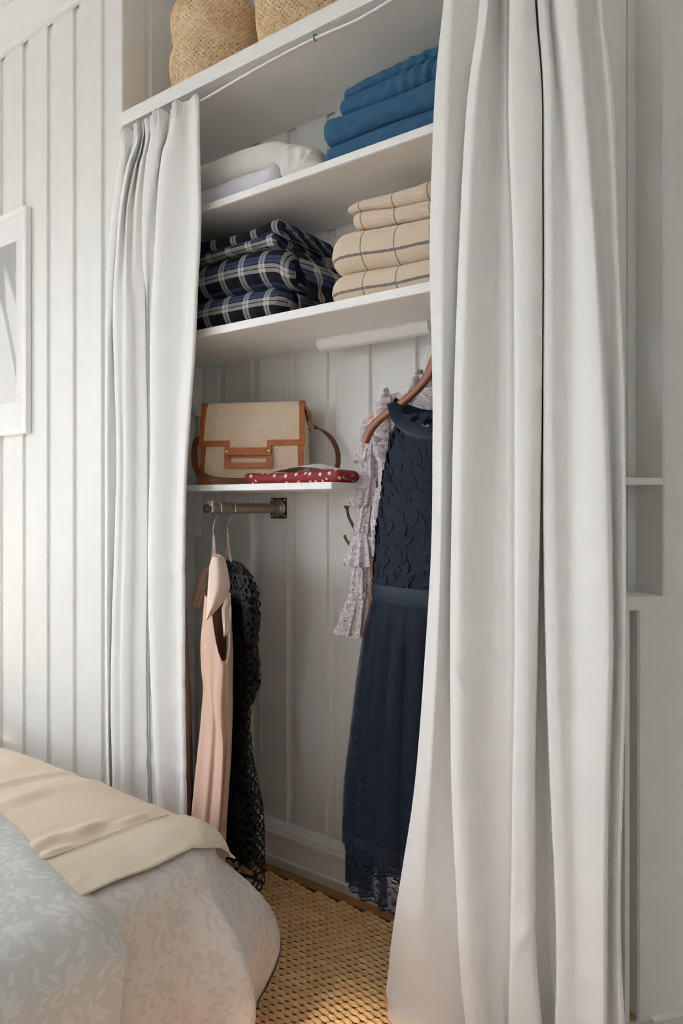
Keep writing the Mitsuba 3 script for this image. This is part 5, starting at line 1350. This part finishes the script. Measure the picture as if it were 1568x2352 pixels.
def bed_sheet(s0, s1, v0, v1, ns, nv, lift, folds=1.0, seed=0, und=1.0, inner=inner):
    """v < 0: on top (fraction of the way in); v > 0: length of cloth beyond the edge in metres"""
    s = np.linspace(s0, s1, ns)
    S, Q = np.meshgrid(s, np.linspace(0, 1, nv), indexing='ij')
    a, b = (v0(s) if callable(v0) else np.full(ns, v0)), (v1(s) if callable(v1) else np.full(ns, v1))
    V = a[:, None] + (b - a)[:, None] * Q
    E, Nn = perim(S); I = inner(S)
    dist = np.linalg.norm(E - I, axis=-1)
    RD = .055 + lift
    inset = .055
    E0 = E - Nn * inset
    # on top
    f = np.clip(-V / dist, 0, 1)
    top = E0 + (I - E0) * f[..., None]
    zt = ZBED + lift + und * (.016 * FB(np.concatenate([top * 4, 0 * V[..., None]], -1), 2, 3) - .012 * np.exp(-(np.clip(-V, 0, 9) / .08)))
    zt = zt - .012
    # beyond the edge: quarter round, then hanging
    ln = np.clip(V, 0, None); arc = RD * np.pi / 2
    a_ = np.clip(ln / RD, 0, np.pi / 2); h = np.clip(ln - arc, 0, None)
    corner = np.exp(-(S / .16) ** 2)
    flare = .10 * h * (1 - corner) + corner * .105 * np.sin(np.clip(h / .21, 0, 1.7) * np.pi / 2)
    out = RD * np.sin(a_) + flare
    k = np.clip(h / .25, 0, 1) ** .8
    fo = (1 - .7 * corner) * (.014 * np.sin(S * 24 + 1.0 + seed) + .008 * np.sin(S * 47 + 2 + seed)) + .042 * np.exp(-((S - .02) / .17) ** 2) * (1 - 2 * np.abs(np.sin(S * 29 + .75)) ** .8 + .25)
    out = out + folds * k * fo
    z = zt - RD * (1 - np.cos(a_)) - h * np.sqrt(np.clip(1 - (.10 + .25 * corner) ** 2, 0, 1))
    xy = np.where(V[..., None] > 0, E0 + Nn * out[..., None], top)
    if lift > 0: xy = xy + Nn * lift * (np.clip(V, 0, .1) / .1)[..., None]
    z = np.maximum(z, .016)
    P = np.concatenate([xy, z[..., None]], -1)
    U = np.concatenate([E0 + Nn * V[..., None]], -1)
    uv = np.where(V[..., None] > 0, E0 + Nn * ln[..., None], top)
    return P, uv
def damask_mask(x, y):
    """scrolling flowers: half drop repeat of petals, stems and leaves"""
    k_ = 1.75
    x, y = x * k_ + (dnoise(x * 14, y * 14) - .5) * .05, y * k_ + (dnoise(x * 14 + 5, y * 14) - .5) * .05
    TW, TH_ = .150, .190
    out = mi.Float(0)
    col = dr.floor(x / TW); yy = y + (col - 2 * dr.floor(col / 2)) * TH_ * .5
    cx_ = x / TW - col - .5; cy_ = yy / TH_ - dr.floor(yy / TH_) - .5
    cx_ = cx_ * TW; cy_ = cy_ * TH_
    wob = (dnoise(x * 90, y * 90) - .5) * .006
    cx_, cy_ = cx_ + wob, cy_ + (dnoise(x * 80 + 9, y * 80) - .5) * .006
    def petal(px_, py_, a, la_, lb_):
        dx, dy = cx_ - px_, cy_ - py_
        u = dx * math.cos(a) + dy * math.sin(a); v = -dx * math.sin(a) + dy * math.cos(a)
        v = v - u * u * 9
        r = dr.sqrt((u / la_) ** 2 + (v / lb_) ** 2)
        return 1 - dstep(.86, 1.05, r)
    for (px_, py_, a, l_, w_) in [(.0, .030, .2, .020, .014), (.016, .046, 1.0, .018, .011), (-.016, .044, 2.1, .018, .011), (.0, .062, 1.57, .016, .010), (.028, .024, .1, .016, .009), (-.028, .024, 3.0, .016, .009),
                                  (.034, -.012, -.7, .026, .009), (-.034, -.016, -2.4, .026, .009), (.018, -.046, -1.0, .026, .010), (-.020, -.050, -2.1, .026, .010), (.052, .052, .6, .020, .008), (-.054, .058, 2.5, .020, .008),
                                  (.0, -.020, 1.57, .030, .0035), (.044, -.058, .5, .018, .010), (-.048, -.066, 2.6, .018, .010), (.06, .0, 1.4, .022, .006), (-.06, .012, 1.7, .022, .006)]:
        out = dr.maximum(out, petal(px_, py_, a, l_, w_))
    vein = dr.abs(dnoise(x * 150, y * 150) - .5)
    return out * (.65 + .35 * dstep(.02, .06, vein))
def dam_col(p, n, uv): return dmix((0.54, 0.545, 0.535), (0.655, 0.66, 0.655), damask_mask(uv.x, uv.y) * .7 + .1 * dnoise(uv.x * 700, uv.y * 60))
def dam_col2(p, n, uv): return dmix((0.66, 0.62, 0.59), (0.555, 0.515, 0.49), damask_mask(uv.x * 1.05 + .03, uv.y * 1.05) * .7 + .1 * dnoise(uv.x * 60, uv.y * 700))
def dam_rough(p, n, uv): return .58 - .22 * damask_mask(uv.x, uv.y)
M('damask', prin(proc(dam_col), proc(dam_rough), .5, sheen=.2))
M('damask_spread', prin(proc(dam_col2), .55, .4, sheen=.2))
def sat(p, n, uv): return dmix((0.60, 0.475, 0.345), (0.68, 0.555, 0.42), dnoise(p.x * 14, p.y * 14, p.z * 14))
M('beige_satin', prin(proc(sat), .42, .5, sheen=.3))
def sue(p, n, uv): return dmix((0.58, 0.50, 0.385), (0.71, 0.63, 0.505), dfbm(p.x * 500, p.y * 500, p.z * 500, 2) * .6 + dfbm(p.x * 18, p.y * 18, p.z * 18, 2) * .5)
M('beige_suede', bump(prin(proc(sue), .8, .3, sheen=.5), fabric_bump, .0005))

P, uv = bed_sheet(-2.0, 1.6, lambda s: -np.linalg.norm(perim(s)[0] - inner(s), axis=-1), lambda s: np.full(len(s), .47), 420, 150, 0.0)
P[..., 2] = np.maximum(P[..., 2], .014)
put('bed__bedspread', grid_mesh(P), 'mat_damask_spread', smooth=True, uv=uv.reshape(-1, 2))
put('bed__mattress', box(-3.0, BXE - .09, -1.95, BYE - .09, .24, ZBED - .045, .02), 'mat_cream_cloth')
put('bed__base', box(-3.0, BXE - .10, -1.95, BYE - .10, .02, .235, .01), M('bed_wood', prin((.35, .25, .17), .5)))
tag('bed', 'bed made up with a grey damask bedspread hanging to the floor at its foot', 'bed')
# throw: satin field, turned hem of the suede side along the foot edge
s_end = .62
XLA, XLB = (-.27, -1.194), (-.546, -1.233)
def vh(s):
    E, Nn = perim(s); E0 = E - Nn * .055; I = inner(s); dist = np.linalg.norm(E - I, axis=-1)
    n = np.array([1.0, -(XLB[1] - XLA[1]) / (XLB[0] - XLA[0])]); c = n @ np.array([XLA[1], XLA[0]])
    d0, d1 = E0 @ n - c, I @ n - c
    f = d0 / (d0 - d1)
    return np.where(f > 0, -f * dist, np.clip(-f * dist * 0 + .05 * np.clip(-d0 / .03, 0, 1), 0, .05))
vt = lambda s: np.interp(s, [-2.0, -.30, -.16, -.09, -.03, .02, .08, .18, .30, .62], [.055, .06, .12, .155, .125, .06, .022, .018, -.006, -.02])
S_ = np.linspace(-2.0, s_end, 320)
P, uv = bed_sheet(-2.0, s_end, lambda s: -np.linalg.norm(perim(s)[0] - inner(s), axis=-1), vh, 320, 110, .010, folds=.6)
f_in = np.linspace(0, 1, 110)[None]
def rump(P, seed, a=.004):
    q = P * [10, 10, 10]
    rg = 1 - 2 * np.abs(2 * FB(q * [1.0, .6, 1], 3, seed))
    P[..., 2] += a * rg * 1.2
    return P
P = rump(P, 61, .0022)
# a tuck line across the satin
c0, c1 = at_z(0, 1793, ZBED + .01)[:2], at_z(180, 1745, ZBED + .01)[:2]
dv = (c1 - c0) / np.linalg.norm(c1 - c0); dd = (P[..., :2] - c0) @ np.array([-dv[1], dv[0]]); al_ = (P[..., :2] - c0) @ dv
P[..., 2] += .0035 * np.exp(-(dd / .016) ** 2) * np.exp(-(np.clip(al_ - .25, 0, 9) / .12) ** 2) - .003 * np.exp(-((dd + .03) / .016) ** 2) * np.exp(-(np.clip(al_ - .2, 0, 9) / .15) ** 2)
for (a, b, h, r) in ((110, 1930, .010, .03), (195, 1905, .012, .035), (300, 1880, .008, .03), (120, 1960, .012, .03), (60, 1830, .008, .05), (250, 1770, .006, .05)):
    c = at_z(a, b, ZBED); P[..., 2] += h * np.exp(-(((P[..., 0] - c[0]) / (r * .6)) ** 2 + ((P[..., 1] - c[1]) / (r * 1.4)) ** 2))
put('satin_throw__field', grid_mesh(P), 'mat_beige_satin', smooth=True, uv=uv.reshape(-1, 2))
P, uv = bed_sheet(-.135, s_end, lambda s: vh(s) - .004, vt, 200, 60, .0135, folds=.6, und=1.0)
P = rump(P, 62, .0020)
# doubled edge: top and under side
Q = P - np.array([0, 0, .006]); Q[:, -1] = P[:, -1] - [0, 0, .003]
PP = np.concatenate([P, Q[:, ::-1]], 1)
put('satin_throw__hem_band', grid_mesh(PP), 'mat_beige_suede', smooth=True, uv=np.concatenate([uv, uv[:, ::-1]], 1).reshape(-1, 2))
sl = np.linspace(-.135, s_end, 120)
E1, N1 = perim(sl)
Pe, _ = bed_sheet(-.135, s_end, lambda s: vh(s) - .0045, lambda s: vh(s) - .0015, 120, 2, .0165, folds=.6)
put('satin_throw__piping', tube(rump(Pe, 62, .002)[:, 0], .0016, 6), 'mat_beige_suede', smooth=True)
tag('satin_throw', 'pale gold satin throw with a broad suede hem spread across the end of the bed', 'throw')
# folded damask quilt over the nearer part
sq0 = .300
def quilt():
    s0_ = sq0
    iq = lambda s: np.stack([np.full(np.shape(s), -2.3), perim(s)[0][..., 1] + .23 * np.exp(-(s - sq0) * 3) + 0 * s], -1)
    P, uv = bed_sheet(s0_, 1.55, lambda s: -np.linalg.norm(perim(s)[0] - iq(s), axis=-1) * .98, lambda s: np.full(len(s), .46), 260, 190, .026, folds=.35, seed=2, inner=iq)
    return P, uv
P, uv = quilt()
# the far border is a rolled fold: bend the first columns down and under
n0 = 14
for i_ in range(n0):
    a = (1 - i_ / n0) * np.pi * .5
    P[i_, :, 2] -= .024 * (1 - math.cos(a)) * np.clip(1 - np.linspace(0, 1, 190) * .0, 0, 1)
hang = np.clip((ZBED - .02 - P[..., 2]) / .30, 0, 1)
P[..., 1] -= .055 * hang * np.exp(-np.linspace(0, 1.25, 260) / .25)[:, None]
PQ = P
put('damask_quilt', grid_mesh(PQ), 'mat_damask', smooth=True, uv=uv.reshape(-1, 2))
tag('damask_quilt', 'silvery grey damask quilt folded over the nearer part of the bed, lower left corner', 'quilt')
